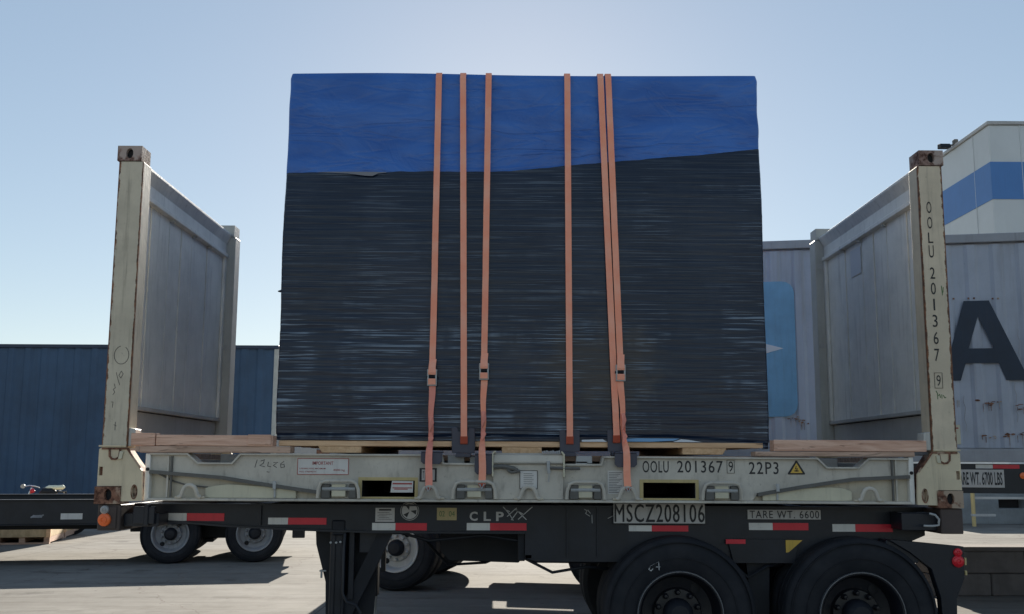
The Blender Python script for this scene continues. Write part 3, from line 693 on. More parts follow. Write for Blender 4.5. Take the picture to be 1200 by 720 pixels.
# top flange follows the notches
for seg_ in (topL[:6], topL[10:]):
    MB().bar([(p[0], p[1]+.005) for p in seg_], (.022, .14), .013).build('top_flange', 'rail', sr, .002)
MB().bar([(2.40, 1.636), (2.415, 1.578), (2.77, 1.575)], (.026, .14), .014).build('top_flange', 'rail', sr, .002)
MB().bar([(3.26, 1.575), (3.535, 1.575), (3.548, 1.630)], (.026, .14), .014).build('top_flange', 'rail', sr, .002)
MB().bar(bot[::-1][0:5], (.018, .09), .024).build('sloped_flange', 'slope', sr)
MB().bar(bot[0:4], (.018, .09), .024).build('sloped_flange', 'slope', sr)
MB().box(.352, 5.706, 0.0, .16, 1.312, 1.330).build('bottom_flange', 'rail', sr, .003)
MB().prism([(.352, 1.33), (.352, 1.50), (.862, 1.462), (1.163, 1.415), (1.537, 1.363), (1.56, 1.33)], .075, .085).build('back_plate', 'beige', sr)
MB().prism([(5.706, 1.33), (5.706, 1.49), (5.309, 1.472), (4.946, 1.418), (4.632, 1.362), (4.61, 1.33)], .075, .085).build('back_plate', 'beige', sr)
MB().prism([(.745, 1.3315), (.745, 1.40), (.80, 1.415), (.90, 1.428), (1.15, 1.415), (1.385, 1.385), (1.385, 1.3315)], .040, .050).build('cover_plate', 'pale', sr, .003)
MB().prism([(5.30, 1.3315), (5.30, 1.40), (5.24, 1.42), (5.15, 1.428), (4.92, 1.418), (4.668, 1.378), (4.668, 1.3315)], .040, .050).build('cover_plate', 'pale', sr, .003)
for x in (.47, .495, 5.585, 5.61): MB().box(x, x+.012, .035, .0495, 1.335, 1.622).split('rib', 'rail' if x in (.47, 5.61) else 'slope', sr)
MB().bar([(.39, 1.505), (.50, 1.45), (.60, 1.42), (.75, 1.405)], (.060, .0745), .010).build('weld_bead', 'slope', sr)
for x in (1.225, 4.76):
    MB().box(x, x+.022, .012, .020, 1.395, 1.450).box(x+.004, x+.018, .030, .040, 1.335, 1.40).split('lashing_tab', 'galv', sr, .002)
# fork pockets: yellowed frame and dark tunnel
for x0, x1, z1 in ((1.845, 2.218, 1.459), (3.83, 4.199, 1.453)):
    f = MB().prism([(x0-.025, 1.3315), (x1+.022, 1.3315), (x1+.022, z1+.022), (x0-.025, z1+.022)], .045, .0495, holes=[[(x0, 1.345), (x1, 1.345), (x1, z1), (x0, z1)]]).build('fork_pocket', 'yellowed', sr)
    MB().box(x0-.01, x1+.01, .0625, 2.30, 1.334, 1.338).box(x0-.01, x1+.01, .0625, 2.3, z1+.004, z1+.008).box(x0-.012, x0-.002, .0625, 2.3, 1.334, z1+.008).box(x1+.002, x1+.012, .0625, 2.3, 1.334, z1+.008).box(x0-.01, x1+.01, 1.2, 1.21, 1.334, z1+.008).build('pocket_tunnel', 'black2', f)
p = MB().prism([(2.048, 1.376), (2.205, 1.376), (2.207, 1.455), (2.058, 1.457)], .040, .044).build('hanging_label', 'decal', sr)
MB().box(2.062, 2.2, .0385, .0398, 1.432, 1.442).box(2.062, 2.2, .0385, .0398, 1.405, 1.411).box(2.075, 2.17, .0385, .0398, 1.396, 1.402).build('print', 'redink', p)
# lashing rings (hoops)
for x in (.652, 2.326, 3.021, 3.712, 5.405):
    pts = [(x-.078, -.002, 1.338), (x-.060, -.004, 1.345), (x-.050, -.008, 1.372)] + [(x+.045*math.cos(R(a)), -.010, 1.380+.042*math.sin(R(a))) for a in range(165, 0, -25)] + [(x+.050, -.008, 1.372), (x+.060, -.004, 1.345), (x+.078, -.002, 1.338)]
    h = MB().tube(pts, .0145, 8).build('lashing_ring', 'rail', fr, smooth=True)
    MB().box(x-.105, x-.058, -.006, .03, 1.3305, 1.345).box(x+.058, x+.105, -.006, .03, 1.3305, 1.345).split('ring_foot', 'beige', h, .003)
# winch pockets: rounded arch with a pale tab inside
for x0, x1 in ((1.545, 1.835), (2.490, 2.790), (3.286, 3.552), (4.237, 4.515)):
    cx = (x0+x1)/2; hw = (x1-x0)/2
    pts = [(x0, -.004, 1.336), (x0+.006, -.010, 1.40), (x0+.022, -.014, 1.440), (x0+.055, -.014, 1.455), (x1-.055, -.014, 1.455), (x1-.022, -.014, 1.440), (x1-.006, -.010, 1.40), (x1, -.004, 1.336)]
    h = MB().tube(pts, .012, 8).build('winch_guard', 'rail', fr, smooth=True)
    MB().box(x0+.02, x0+.085, .0, .045, 1.333, 1.435).box(x1-.075, x1-.02, .0, .045, 1.333, 1.435).split('winch_cheek', 'slope', h, .006)
    MB().box(cx-.05, cx+.048, .005, .045, 1.345, 1.432).build('winch_tab', 'pale', h, .004)
    MB().tube([(x0+.03, .01, 1.40), (x1-.03, .01, 1.40)], .014).build('winch_shaft', 'galv', h, smooth=True)
# centre locking box
cb = MB().prismx([(.02, 1.333), (.02, 1.572), (.002, 1.580), (.002, 1.600), (.012, 1.640), (.05, 1.656), (.05, 1.333)], 2.772, 3.262).build('centre_box', 'rail', fr)
MB().bar([(2.768, 1.49), (2.768, 1.655), (2.79, 1.668)], (-.012, .05), .010).bar([(3.268, 1.49), (3.268, 1.645), (3.25, 1.668)], (-.012, .05), .012).split('side_plate', 'pale', cb, .002)
MB().tube([(2.775, -.004, 1.558), (2.84, -.006, 1.562), (2.92, -.004, 1.545), (2.94, -.004, 1.53)], .016).tube([(2.87, -.008, 1.538), (2.90, -.01, 1.520), (2.96, -.008, 1.53)], .010).tube([(3.17, -.002, 1.552), (3.38, -.002, 1.550)], .011).split('locking_bar', 'slope', cb, smooth=True)
MB().tube([(3.158, -.008, 1.60), (3.158, -.012, 1.545), (3.162, -.008, 1.515)], .012).tube([(3.164, -.006, 1.51), (3.160, -.006, 1.455)], .004).split('locking_pin', 'galv', cb, smooth=True)
MB().box(2.775, 3.26, -.002, .018, 1.583, 1.588).build('fold_line', 'slope', cb)
b = MB()
for i in range(9): b.box(3.115+i*.0145, 3.123+i*.0145, -.002, .02, 1.655, 1.668+.004*(i % 3))
b.build('spring_coil', 'galv', cb)
# things seen through the cut-outs of the rail
MB().box(2.44, 2.56, .16, .20, 1.58, 1.64).box(2.60, 2.66, .15, .2, 1.58, 1.63).box(3.36, 3.475, .10, .13, 1.585, 1.638).box(2.66, 2.72, .1, .13, 1.585, 1.625).box(.76, .93, .3, .32, 1.56, 1.64).split('inner_bracket', 'galv', fr, .003)
MB().box(5.15, 5.30, .3, .32, 1.555, 1.63).split('inner_bracket', 'galv', fr, .003)
# far side rail, cross beams and deck
MB().box(.352, 5.706, 2.376, 2.388, 1.33, 1.632).box(.352, 5.706, 2.30, 2.438, 1.312, 1.330).box(.352, 5.706, 2.30, 2.42, 1.632, 1.645).build('far_side_rail', 'rail', fr)
MB().box(.352, .60, .20, 2.30, 1.60, 1.64).box(1.0, 2.40, .16, 2.30, 1.60, 1.64).box(2.40, 3.55, .24, 2.30, 1.60, 1.64).box(3.55, 5.05, .16, 2.30, 1.60, 1.64).box(5.44, 5.706, .20, 2.30, 1.60, 1.64).split('deck', 'timber2', fr)
b = MB()
for x in (.60, 1.0, 1.5, 2.3, 2.9, 3.4, 4.3, 5.0, 5.44): b.box(x-.04, x+.04, .10, 2.30, 1.345, 1.598)
b.split('cross_beam', 'wallgrey2', fr)
# decals
p = card('warning_placard', 1.386, 1.749, 1.497, 1.612, .0495, 'decal', sr, .003)
MB().prism([(1.386, 1.497), (1.749, 1.497), (1.749, 1.612), (1.386, 1.612)], .0452, .0464, holes=[[(1.390, 1.501), (1.745, 1.501), (1.745, 1.608), (1.390, 1.608)]]).build('placard_border', 'redink', p)
text('IMPORTANT', 1.492, 1.640, 1.566, 1.590, .0450, 'redink', p, bold=.006)
text('LASHING RING MAXIMUM', 1.402, 1.585, 1.535, 1.545, .0450, 'redink', p, bold=.004)
text('PULL STRENGTH', 1.402, 1.520, 1.513, 1.523, .0450, 'redink', p, bold=.004)
text('4000 kg', 1.640, 1.722, 1.519, 1.537, .0450, 'redink', p, bold=.004)
p = card('small_marking_frame', 2.250, 2.371, 1.452, 1.547, .0495, 'ink', sr, .002)
card('marking_face', 2.266, 2.290, 1.462, 1.537, .0473, 'plate', p, .001); card('marking_face', 2.330, 2.358, 1.462, 1.537, .0473, 'plate', p, .001)
text('T', 2.272, 2.284, 1.476, 1.524, .0460, 'ink', p)
p = card('safety_plate', 2.957, 3.084, 1.405, 1.535, .018, 'decal', cb, .003)
MB().prism([(2.957, 1.405), (3.084, 1.405), (3.084, 1.535), (2.957, 1.535)], .0137, .0149, holes=[[(2.961, 1.409), (3.080, 1.409), (3.080, 1.531), (2.961, 1.531)]]).build('plate_border', 'ink', p)
b = MB()
for i in range(6): b.box(2.985, 3.055-.01*(i % 2), .0138, .0149, 1.44+i*.014, 1.443+i*.014)
b.build('print', 'pen', p)
p = card('text_plate', 3.580, 3.686, 1.372, 1.536, .0495, 'decal', sr, .002)
b = MB()
for i in range(13): b.box(3.588, 3.680-.012*((i*7) % 4), .0458, .0474, 1.382+i*.0115, 1.3855+i*.0115)
b.build('print', 'pen', p)
text('OOLU', 3.827, 4.012, 1.523, 1.606, .0485, 'ink', sr, spacing=1.1, bold=.006)
text('201367', 4.072, 4.395, 1.524, 1.609, .0485, 'ink', sr, spacing=1.15, bold=.006)
text('9', 4.436, 4.468, 1.532, 1.605, .0485, 'ink', sr, name='check_digit')
MB().prism([(4.424, 1.521), (4.478, 1.521), (4.478, 1.614), (4.424, 1.614)], .047, .0488, holes=[[(4.4265, 1.5235), (4.4755, 1.5235), (4.4755, 1.6115), (4.4265, 1.6115)]]).build('check_digit_frame', 'ink', sr)
text('22P3', 4.580, 4.790, 1.516, 1.602, .0485, 'ink', sr, spacing=1.15, bold=.006)
tri = MB().prism([(4.858, 1.515), (4.972, 1.515), (4.977, 1.521), (4.922, 1.612), (4.913, 1.612), (4.853, 1.521)], .047, .0495).build('warning_triangle', 'ink', sr)
MB().prism([(4.872, 1.5255), (4.958, 1.5255), (4.917, 1.596)], .0455, .0468).build('triangle_face', 'yellow', tri)
MB().ribbon([(4.90, 1.540), (4.93, 1.540)], .008, .0445).ribbon([(4.915, 1.575), (4.908, 1.553), (4.922, 1.556), (4.914, 1.538)], .005, .0445).build('print', 'ink', tri)
b = MB()
for a in ([(1.10, 1.60), (1.085, 1.545)], [(1.125, 1.59), (1.15, 1.60), (1.145, 1.575), (1.12, 1.56), (1.155, 1.55)], [(1.18, 1.585), (1.175, 1.555), (1.20, 1.55)], [(1.215, 1.58), (1.245, 1.582), (1.215, 1.56), (1.24, 1.545)], [(1.29, 1.59), (1.265, 1.57), (1.27, 1.545), (1.295, 1.55), (1.29, 1.568), (1.27, 1.565)], [(1.17, 1.515), (1.19, 1.513)]): b.ribbon(a, .0045, .0485)
tag(b.build('pen_marks', 'pen', sr), kind='stuff')
# vertical number on the right post
for chh, z, h in zip('OOLU201367', (3.451, 3.336, 3.224, 3.122, 2.963, 2.849, 2.732, 2.613, 2.489, 2.367), (.088, .088, .078, .092, .085, .088, .085, .09, .09, .09)):
    text(chh, 5.936-(.018 if chh != '1' else .006), 5.936+(.018 if chh != '1' else .006), z-h/2, z+h/2, .0045, 'ink', pR, bold=.004)
text('9', 5.923, 5.953, 2.145, 2.222, .0045, 'ink', pR, name='check_digit')
MB().prism([(5.908, 2.128), (5.966, 2.128), (5.966, 2.240), (5.908, 2.240)], .003, .0048, holes=[[(5.9105, 2.1305), (5.9635, 2.1305), (5.9635, 2.2375), (5.9105, 2.2375)]]).build('check_digit_frame', 'ink', pR)
b = MB()
for a in ([(5.915, 2.11), (5.925, 2.09), (5.925, 2.05)], [(5.93, 2.075), (5.94, 2.085), (5.945, 2.06)], [(5.955, 2.085), (5.955, 2.055)], [(5.965, 2.08), (5.975, 2.06), (5.985, 2.065)], [(5.995, 2.87), (6.0, 2.80)], [(6.008, 2.86), (6.004, 2.82)]): b.ribbon(a, .005, .0045)
b.build('paint_mark', 'greenink', pR)
b = MB()
c0 = arc(.115, 2.335, .052, .065, 100, 420, 16); b.ribbon(c0, .004, .0045)
for a in ([(.085, 2.21), (.10, 2.16), (.115, 2.12)], [(.12, 2.22), (.105, 2.19), (.12, 2.17), (.135, 2.2), (.12, 2.22)], [(.075, 2.13), (.085, 2.10), (.070, 2.09), (.083, 2.07), (.07, 2.05)], [(.06, 2.0), (.075, 2.0), (.072, 1.96)], [(.09, 1.84), (.11, 1.83)], [(.10, 1.86), (.10, 1.80)]): b.ribbon(a, .0035, .0045)
tag(b.build('pen_marks', 'pen', pL), kind='stuff')

# ================================================================== LOAD on its pallet
pal = thing('wooden_pallet', 'pale pine pallet of long boards and blocks under the wrapped load', 'pallet', (2.97, .1, 1.66))
for i, y0 in enumerate((.10, .44, .80, 1.16, 1.52, 1.88, 2.20)):
    y1 = y0+.14
    MB().box(1.235, 4.70, y0, y1, 1.699, 1.738).build('board', 'pine', pal, .003)
for x0, x1 in ((1.515, 1.825), (2.83, 3.116), (4.122, 4.44)):
    MB().prism([(x0+(.0 if x0 > 2 else .03), 1.6525), (x1-(.03 if x0 > 4 else 0), 1.6525), (x1, 1.698), (x0, 1.698)], .105, 2.33).build('runner', 'pine_y', pal, .003)

LX0, LX1, LY0, LY1, LT = 1.203, 4.752, .10, 2.35, 4.497
wlabel = 'huge crate-shaped load under blue tarp and black stretch film'
ld = thing('wrapped_load', wlabel, 'wrapped cargo', (2.98, 1.2, 1.74))
def loop_pts(n_front, n_side, inset=0., rad=.035):
    """closed outline points (x, y, nx, ny) starting at the front left, running along the front"""
    x0, x1, y0, y1 = LX0+inset, LX1-inset, LY0+inset, LY1-inset; out = []
    def corner(cx, cy, a0):
        for k in range(5):
            a = R(a0+90*k/4); out.append((cx+rad*math.cos(a), cy+rad*math.sin(a), math.cos(a), math.sin(a)))
    corner(x0+rad, y0+rad, 180)
    for k in range(1, n_front): out.append((x0+rad+(x1-x0-2*rad)*k/n_front, y0, 0, -1))
    corner(x1-rad, y0+rad, 270)
    for k in range(1, n_side): out.append((x1, y0+rad+(y1-y0-2*rad)*k/n_side, 1, 0))
    corner(x1-rad, y1-rad, 0)
    for k in range(1, 40): out.append((x1-rad-(x1-x0-2*rad)*k/40, y1, 0, 1))
    corner(x0+rad, y1-rad, 90)
    for k in range(1, n_side): out.append((x0, y1-rad-(y1-y0-2*rad)*k/n_side, -1, 0))
    return out
def filmtop(x, y):
    if y < .3:
        t_ = (x-LX0)/(LX1-LX0)
        if t_ < .47: z = 3.715+.045*t_
        else: z = 3.736+(t_-.47)/.53*.18
        return z+.012*nz(x*2.1, 3.3, 0)+.006*nz(x*9, 1, 0)
    return 3.75+.03*nz(x, y, 5)
def filmbot(x, y):
    if y < .3:
        return 1.742 if x < 4.02 else 1.742-.045*(x-4.02)/.7
    return 1.74
LP = loop_pts(300, 60)
b = MB(); H = 230
for k in range(H+1):
    v = k/H
    for (x, y, nx, ny) in LP:
        zb, zt = filmbot(x, y), filmtop(x, y); z = zb+v*(zt-zb); s_ = x+y*1.7
        n1 = nz(s_*.9, z*17, 1.0); n2 = nz(s_*2.3+5, z*46, 2.0); n3 = nz(s_*.55, z*1.3, 7.); am = .55+.7*max(0, nz(s_*.8, z*1.1, 11)+.3)
        sl_ = nz(s_*1.1, (z+.05*s_)*26, 4.0)
        d = .012*n3 + am*(.0012*n1+.0009*n2+.0012*sl_) - .001
        bulge = .010*math.sin(math.pi*v)
        if v < .02: d -= .006
        b.v.append((x+nx*(d+bulge-.006), y+ny*(d+.002), z))
n = len(LP)
for k in range(H):
    for j in range(n):
        q = (j+1) % n; b.f.append([k*n+j, k*n+q, (k+1)*n+q, (k+1)*n+j])
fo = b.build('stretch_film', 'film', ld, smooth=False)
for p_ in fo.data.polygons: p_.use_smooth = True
# film underside
MB().box(LX0+.03, LX1-.03, LY0+.03, LY1-.03, 1.745, 1.80).build('crate_base', 'ply', ld)
# tarp cap
LP2 = loop_pts(150, 50, .010, .03)
b = MB(); H2 = 60
def tz(v): return 3.55+v*(LT-3.55)
for k in range(H2+1):
    v = k/H2; z0_ = tz(v)
    for (x, y, nx, ny) in LP2:
        s_ = x+y*1.7
        d = .008*nz(s_*.8, z0_*1.6, 3)+.003*nz(s_*2, z0_*7+s_*.6, 8)
        # draped folds that sag between the straps
        sag = .007*math.sin((z0_*11+1.8*math.cos(s_*1.4+.5)))*max(0, 1-v*1.2)+.004*max(0, nz(s_*1.2+z0_*2.5, z0_*5-s_, 21))
        rr0 = 0 if v < .96 else -(v-.96)/.04*.012
        zz = z0_ + (.012*nz(s_*.7, 0, 9) if v > .99 else 0)
        b.v.append((x+nx*(d+sag+rr0), y+ny*(d+sag+rr0), zz))
n = len(LP2)
for k in range(H2):
    for j in range(n):
        q = (j+1) % n; b.f.append([k*n+j, k*n+q, (k+1)*n+q, (k+1)*n+j])
c_ = len(b.v); b.v.append(((LX0+LX1)/2, (LY0+LY1)/2, LT+.01))
for j in range(n): b.f.append([H2*n+j, H2*n+(j+1) % n, c_])
b.build('blue_tarp', 'tarp', ld, smooth=True)
# torn silver strip at the film's upper edge
b = MB(); pts = []
i0 = 0
tpz = [(1.45, 0), (1.55, .006), (1.68, .012), (1.80, .028), (1.86, .030), (1.90, .010), (1.96, .004)]
b.v = []
for x, h_ in tpz: b.v += [(x, .080, filmtop(x, .1)-.004), (x, .078, filmtop(x, .1)-.006-h_)]
for k in range(len(tpz)-1): b.f.append([2*k, 2*k+2, 2*k+3, 2*k+1])
b.build('torn_strip', 'silver', ld)
# folded plastic sheet sticking out between film and pallet
b = MB().prism([(3.40, 1.739), (3.40, 1.752), (3.55, 1.757), (3.58, 1.739)], .085, .093)
b.build('plastic_sheet', 'whitecloth', ld)
MB().prism([(3.62, 1.741), (3.62, 1.756), (3.80, 1.766), (4.10, 1.764), (4.06, 1.750), (3.90, 1.741)], .083, .092).build('plastic_sheet', 'lightcloth', ld)
MB().prism([(4.05, 1.740), (4.11, 1.760), (4.16, 1.756), (4.26, 1.740)], .084, .091).build('plastic_sheet', 'whitecloth', ld)

# ================================================================== STRAPS
def strap_band(path, w, t=.004):
    """path of (x, y, z, width scale, twist deg); band normal is roughly -y"""
    b = MB(); P = [Vector(p[:3]) for p in path]
    for k, p in enumerate(path):
        d = (P[min(k+1, len(P)-1)]-P[max(k-1, 0)]).normalized()
        side = Vector((1, 0, 0)); side = (side-d*side.dot(d)).normalized()
        nrm = side.cross(d); a = R(p[4]); sd_ = side*math.cos(a)+nrm*math.sin(a); nn = d.cross(sd_).normalized()
        h = w/2*p[3]
        for q in ((-h, -t/2), (h, -t/2), (h, t/2), (-h, t/2)):
            b.v.append(tuple(P[k]+sd_*q[0]+nn*q[1]))
    for k in range(len(path)-1):
        i = 4*k
        for a_ in range(4): c2 = (a_+1) % 4; b.f.append([i+a_, i+c2, i+4+c2, i+4+a_])
    b.f.append([0, 1, 2, 3]); b.f.append([len(b.v)-4+q for q in (3, 2, 1, 0)])
    return b
def lerp(a, b_, t_): return a+(b_-a)*t_
def make_strap(xt, xm, zm, xb, zb, yb, label, buckle, tail_side=1):
    s = thing('lashing_strap', label, 'strap', (xb, yb, zb), group='orange lashing straps over the load')
    over = [(xt, 2.36, 1.72, 1, 0), (xt, 2.366, 4.44, 1, 0), (xt, 2.34, 4.502, 1, 0), (xt, 1.9, 4.512, 1, 0), (xt, .5, 4.512, 1, 0), (xt, .14, 4.507, 1, 0), (xt, .096, 4.497, 1, 0), (xt, .082, 4.470, 1, 0)]
    n_ = 16
    if buckle:
        fr_ = [(lerp(xt, xm, k/n_)+.0015*nz(k, xt, 0), .073, lerp(4.45, zm+.05, k/n_), 1, 0) for k in range(n_+1)]
        strap_band(over+fr_, .045).build('webbing', 'web', s)
        # ratchet buckle
        f = MB().prism([(xm-.034, zm-.065), (xm+.034, zm-.065), (xm+.036, zm+.055), (xm-.036, zm+.055)], .048, .070, holes=[[(xm-.022, zm-.012), (xm+.022, zm-.012), (xm+.022, zm+.014), (xm-.022, zm+.014)]]).build('buckle', 'galv', s, .003)
        strap_band([(xm, .045, zm-.055, .95, 0), (xm, .040, zm-.02, .95, 0), (xm, .046, zm-.014, .9, 0)], .056).build('wound_webbing', 'web', f)
        strap_band([(xm, .045, zm+.016, .95, 0), (xm, .040, zm+.03, 1, 0), (xm, .046, zm+.07, .9, 0), (xm+.004*tail_side, .062, zm+.13, .9, 0)], .056).build('wound_webbing', 'web', f)
        MB().tube([(xm-.040, .058, zm+.001), (xm+.040, .058, zm+.001)], .010).build('spindle', 'black2', f, smooth=True)
        MB().box(xm-.020, xm+.020, .060, .069, zm-.010, zm+.012).build('slot', 'darkhole', f)
        lo = []
        m_ = 22; seed_ = xt*3
        for k in range(m_+1):
            v = k/m_; z = lerp(zm-.06, zb, v); x = lerp(xm, xb, v)
            y = .066 if z > 1.76 else (lerp(.066, -.016, (1.76-z)/.09) if z > 1.67 else -.016)
            tw = 60*math.exp(-((v-.52)/.12)**2)*(1 if xt < 3 else -1)+9*math.sin(v*9+seed_)
            wd = 1-.28*math.exp(-((v-.35)/.25)**2)
            lo.append((x+.003*math.sin(v*14+seed_), y-.004*abs(math.sin(v*7)), z, wd, tw if v < .85 else 0))
        strap_band(lo, .050).build('lower_webbing', 'web_pink' if xt < 2.6 else 'web', s)
        z0 = lerp(zm, zb, .5)
        tl = [(lerp(xm, xb, .36), .050, lerp(zm, zb, .36), .6, 10), (lerp(xm, xb, .42)+.006, .046, lerp(zm, zb, .42), .8, 35), (lerp(xm, xb, .5)-.006, .044, z0, .6, 70), (lerp(xm, xb, .56)+.004, .040, lerp(zm, zb, .56), .85, 20), (lerp(xm, xb, .62)-.004, .042, lerp(zm, zb, .62), .5, 60)]
        strap_band(tl, .046).build('loose_end', 'web_pink', s)
        strap_band([(xb, yb-.006, zb+.012, 1, 0), (xb, yb-.010, zb-.010, .8, 0), (xb, yb-.006, zb-.02, .5, 0)], .05).build('worn_end', 'web_dark', s)
        MB().tube([(xb-.016, yb-.012, zb+.004), (xb, yb-.018, zb-.028), (xb+.016, yb-.012, zb+.004)], .006).build('hook', 'galv', s, smooth=True)
    else:
        fr_ = [(lerp(xt, xb, k/n_), .073 if k < n_-1 else .062, lerp(4.45, zb+.05, k/n_), 1, 0) for k in range(n_+1)]
        strap_band(over+fr_, .045).build('webbing', 'web', s)
        strap_band([(xb, .062, zb+.052, 1, 0), (xb, .066, zb, 1, 0), (xb, .16, zb-.03, 1, 0)], .052).build('worn_end', 'web_dark', s)
    return s
make_strap(2.340, 2.327, 2.195, 2.320, 1.415, -.012, 'leftmost orange strap, with a buckle, hooked to a ring beside the left fork pocket', True)
make_strap(2.521, 0, 0, 2.560, 1.722, .06, 'orange strap without a buckle between the two left buckled straps', False)
make_strap(2.713, 2.699, 2.240, 2.693, 1.435, -.012, 'orange strap with a buckle, third from the left, ending at the centre of the rail', True)
make_strap(3.304, 0, 0, 3.314, 1.725, .06, 'lone orange strap without a buckle just right of the middle of the load', False)
make_strap(3.553, 0, 0, 3.647, 1.735, .06, 'orange strap without a buckle, left one of the close right-hand pair', False)
make_strap(3.611, 3.680, 2.235, 3.715, 1.418, -.012, 'rightmost orange strap, with a buckle, crossing the rail left of OOLU', True)
# dark edge protectors
def protector(x0, x1, z0, z1, label, y=.068, rail=False):
    g = 'dark plastic edge protectors under the straps'
    if not rail:
        xm = (x0+x1)/2; w_ = x1-x0
        b = MB().prism([(x0+.004, z0), (x1-.003, z0), (x1, z0+.05), (x1-.004, z1-.006), (x1-.045, z1), (x1-.055, z1-.03), (x0+.05, z1-.028), (x0+.04, z1+.004), (x0, z1-.003)], .080, .092)
        b.box(x0+.03, x1-.03, .082, .16, z0-.03, z0-.001)
    else:
        b = MB().prism([(x0, z0+.02), (x0+.02, z0), (x1-.02, z0), (x1, z0+.02), (x1, z1), (x0, z1)], -.002, .008)
        b.box(x0, x1, -.002, .15, z1+.0005, z1+.010)
    return tag(b.build('edge_protector', 'protector', None, .003), label, 'edge protector', g)
protector(2.470, 2.640, 1.655, 1.835, 'dark edge protector at the pallet, left of the centre, behind the short strap')
protector(3.240, 3.388, 1.665, 1.822, 'dark edge protector at the pallet behind the lone middle strap')
protector(3.582, 3.706, 1.670, 1.825, 'dark edge protector at the pallet behind the right-hand strap pair')
protector(2.262, 2.412, 1.575, 1.655, 'dark edge protector on the rail under the leftmost strap', rail=True)
protector(2.640, 2.775, 1.505, 1.640, 'dark edge protector on the rail left of the centre box', rail=True)
protector(3.625, 3.782, 1.560, 1.655, 'dark edge protector on the rail under the rightmost strap', rail=True)

# ================================================================== TIMBERS lying on the deck edge
def timber(x0, x1, y0, y1, z0, z1, m, label, cut=0, tilt=0.):
    b = MB().prism([(x0, z0), (x1, z0+tilt), (x1, z1+tilt), (x0, z1)], y0, y1)
    return tag(b.build('timber_beam', m, None, .005, seg=2), label, 'timber', 'loose timbers on the deck edge')
timber(.215, .385, .008, .11, 1.694, 1.783, 'timber', 'short pink timber offcut against the left corner post')
timber(.392, 1.215, .008, .12, 1.6955, 1.772, 'timber', 'long reddish timber lying left of the load', tilt=-.002)
timber(.28, 1.34, .012, .145, 1.646, 1.692, 'timber2', 'thin board under the left timber', tilt=.002)
timber(1.04, 1.205, -.002, .0075, 1.705, 1.775, 'timber', 'pink timber end block at the right tip of the left timber')
timber(4.75, 5.83, .008, .12, 1.678, 1.758, 'timber', 'long pink timber lying right of the load', tilt=.0)
timber(4.62, 5.745, .012, .145, 1.641, 1.675, 'timber2', 'thin board under the right timber', tilt=.002)

# ================================================================== GREY CONTAINER on its own chassis (behind, yawed)
YAW = R(-10.0)
gx, gy = .42, 5.28
gc = thing('grey_container', 'weathered grey shipping container with a light blue star logo and a big dark A', 'container', (gx, gy, 1.62), YAW)
CL, CH, CW = 12.19, 2.635, 2.44
b = corrug(MB(), .12, CL-.12, .035, .16, CH-.12, .278, .022)
b.build('side_wall', 'greybox', gc, wld=False)
MB().box(.05, CL-.05, .075, CW-.02, .02, CH-.02).build('body', 'greybox', gc, wld=False)
MB().box(0, CL, 0, .09, 0, .15).build('bottom_rail', 'greyrail', gc, .006, wld=False)
MB().box(0, CL, 0, .09, CH-.10, CH).build('top_rail', 'greyrail', gc, .006, wld=False)
for xx in (0, CL-.16): MB().box(xx, xx+.16, -.005, .15, .12, CH-.1).build('corner_post', 'greyrail', gc, .006, wld=False)
for xx in (0, CL-.178):
    for zz in (-.002, CH-.114): MB().box(xx, xx+.178, -.010, .162, zz, zz+.118).build('corner_casting', 'casting', gc, .006, wld=False)
def lx(wx, wy): v = Vector((wx-gx, wy-gy)); return v.x*math.cos(-YAW)-v.y*math.sin(-YAW)
# logo: light blue square with a seven pointed white star
YF = .030
x_r = 5.94; x_l = x_r-1.62; zc_ = 1.33
sq = []
cxm, czm, hh_ = (x_l+x_r)/2, zc_-.0, .81
rad_ = .14
for (ax, az, a0) in ((hh_-rad_, hh_-rad_, 0), (-hh_+rad_, hh_-rad_, 90), (-hh_+rad_, -hh_+rad_, 180), (hh_-rad_, -hh_+rad_, 270)):
    sq += [(cxm+ax+rad_*math.cos(R(a0+k*22.5)), czm+az+rad_*math.sin(R(a0+k*22.5))) for k in range(5)]
lg = MB().prism(sq, YF-.004, YF+.02).build('logo_square', 'lightblue', gc, wld=False)
st = []
for k in range(14):
    a = R(k*360/14); r__ = .67 if k % 2 == 0 else .27
    st.append((cxm+r__*math.cos(a), czm+r__*math.sin(a)))
MB().prism(st, YF-.009, YF-.0045).build('logo_star', 'white', lg, wld=False)
# lettering: A built as a bold letter, its neighbours too
def bold_letter(c, x, z, w, h, parent, name='letter'):
    def P(l): return [(x+a*w, z+d*h) for a, d in l]
    if c == 'A':
        outer = P([(-.02, 0), (.22, 0), (.30, .215), (.74, .215), (.83, 0), (1.13, 0), (.66, 1), (.32, 1)]); hole = P([(.35, .40), (.69, .40), (.50, .80)])
        return MB().prism(outer, YF-.004, YF+.0, holes=[hole]).build(name, 'navy', parent, wld=False)
    L_ = {'M': [(0, 0), (.2, 0), (.2, .65), (.42, .15), (.58, .15), (.8, .65), (.8, 0), (1, 0), (1, 1), (.78, 1), (.5, .42), (.22, 1), (0, 1)],
          'E': [(0, 0), (1, 0), (1, .2), (.25, .2), (.25, .4), (.9, .4), (.9, .6), (.25, .6), (.25, .8), (1, .8), (1, 1), (0, 1)],
          'K': [(0, 0), (.25, 0), (.25, .35), (.4, .5), (.72, 0), (1.02, 0), (.57, .66), (.98, 1), (.66, 1), (.25, .62), (.25, 1), (0, 1)]}
    if c in L_: return MB().prism(P(L_[c]), YF-.004, YF+.0).build(name, 'navy', parent, wld=False)
    return text(c, x, x+w, z, z+h, YF-.004, 'navy', parent, name=name, wld=False, bold=.05)
LZ, LH = .925, .925
ax0 = lx(7.90, 3.97)-.02
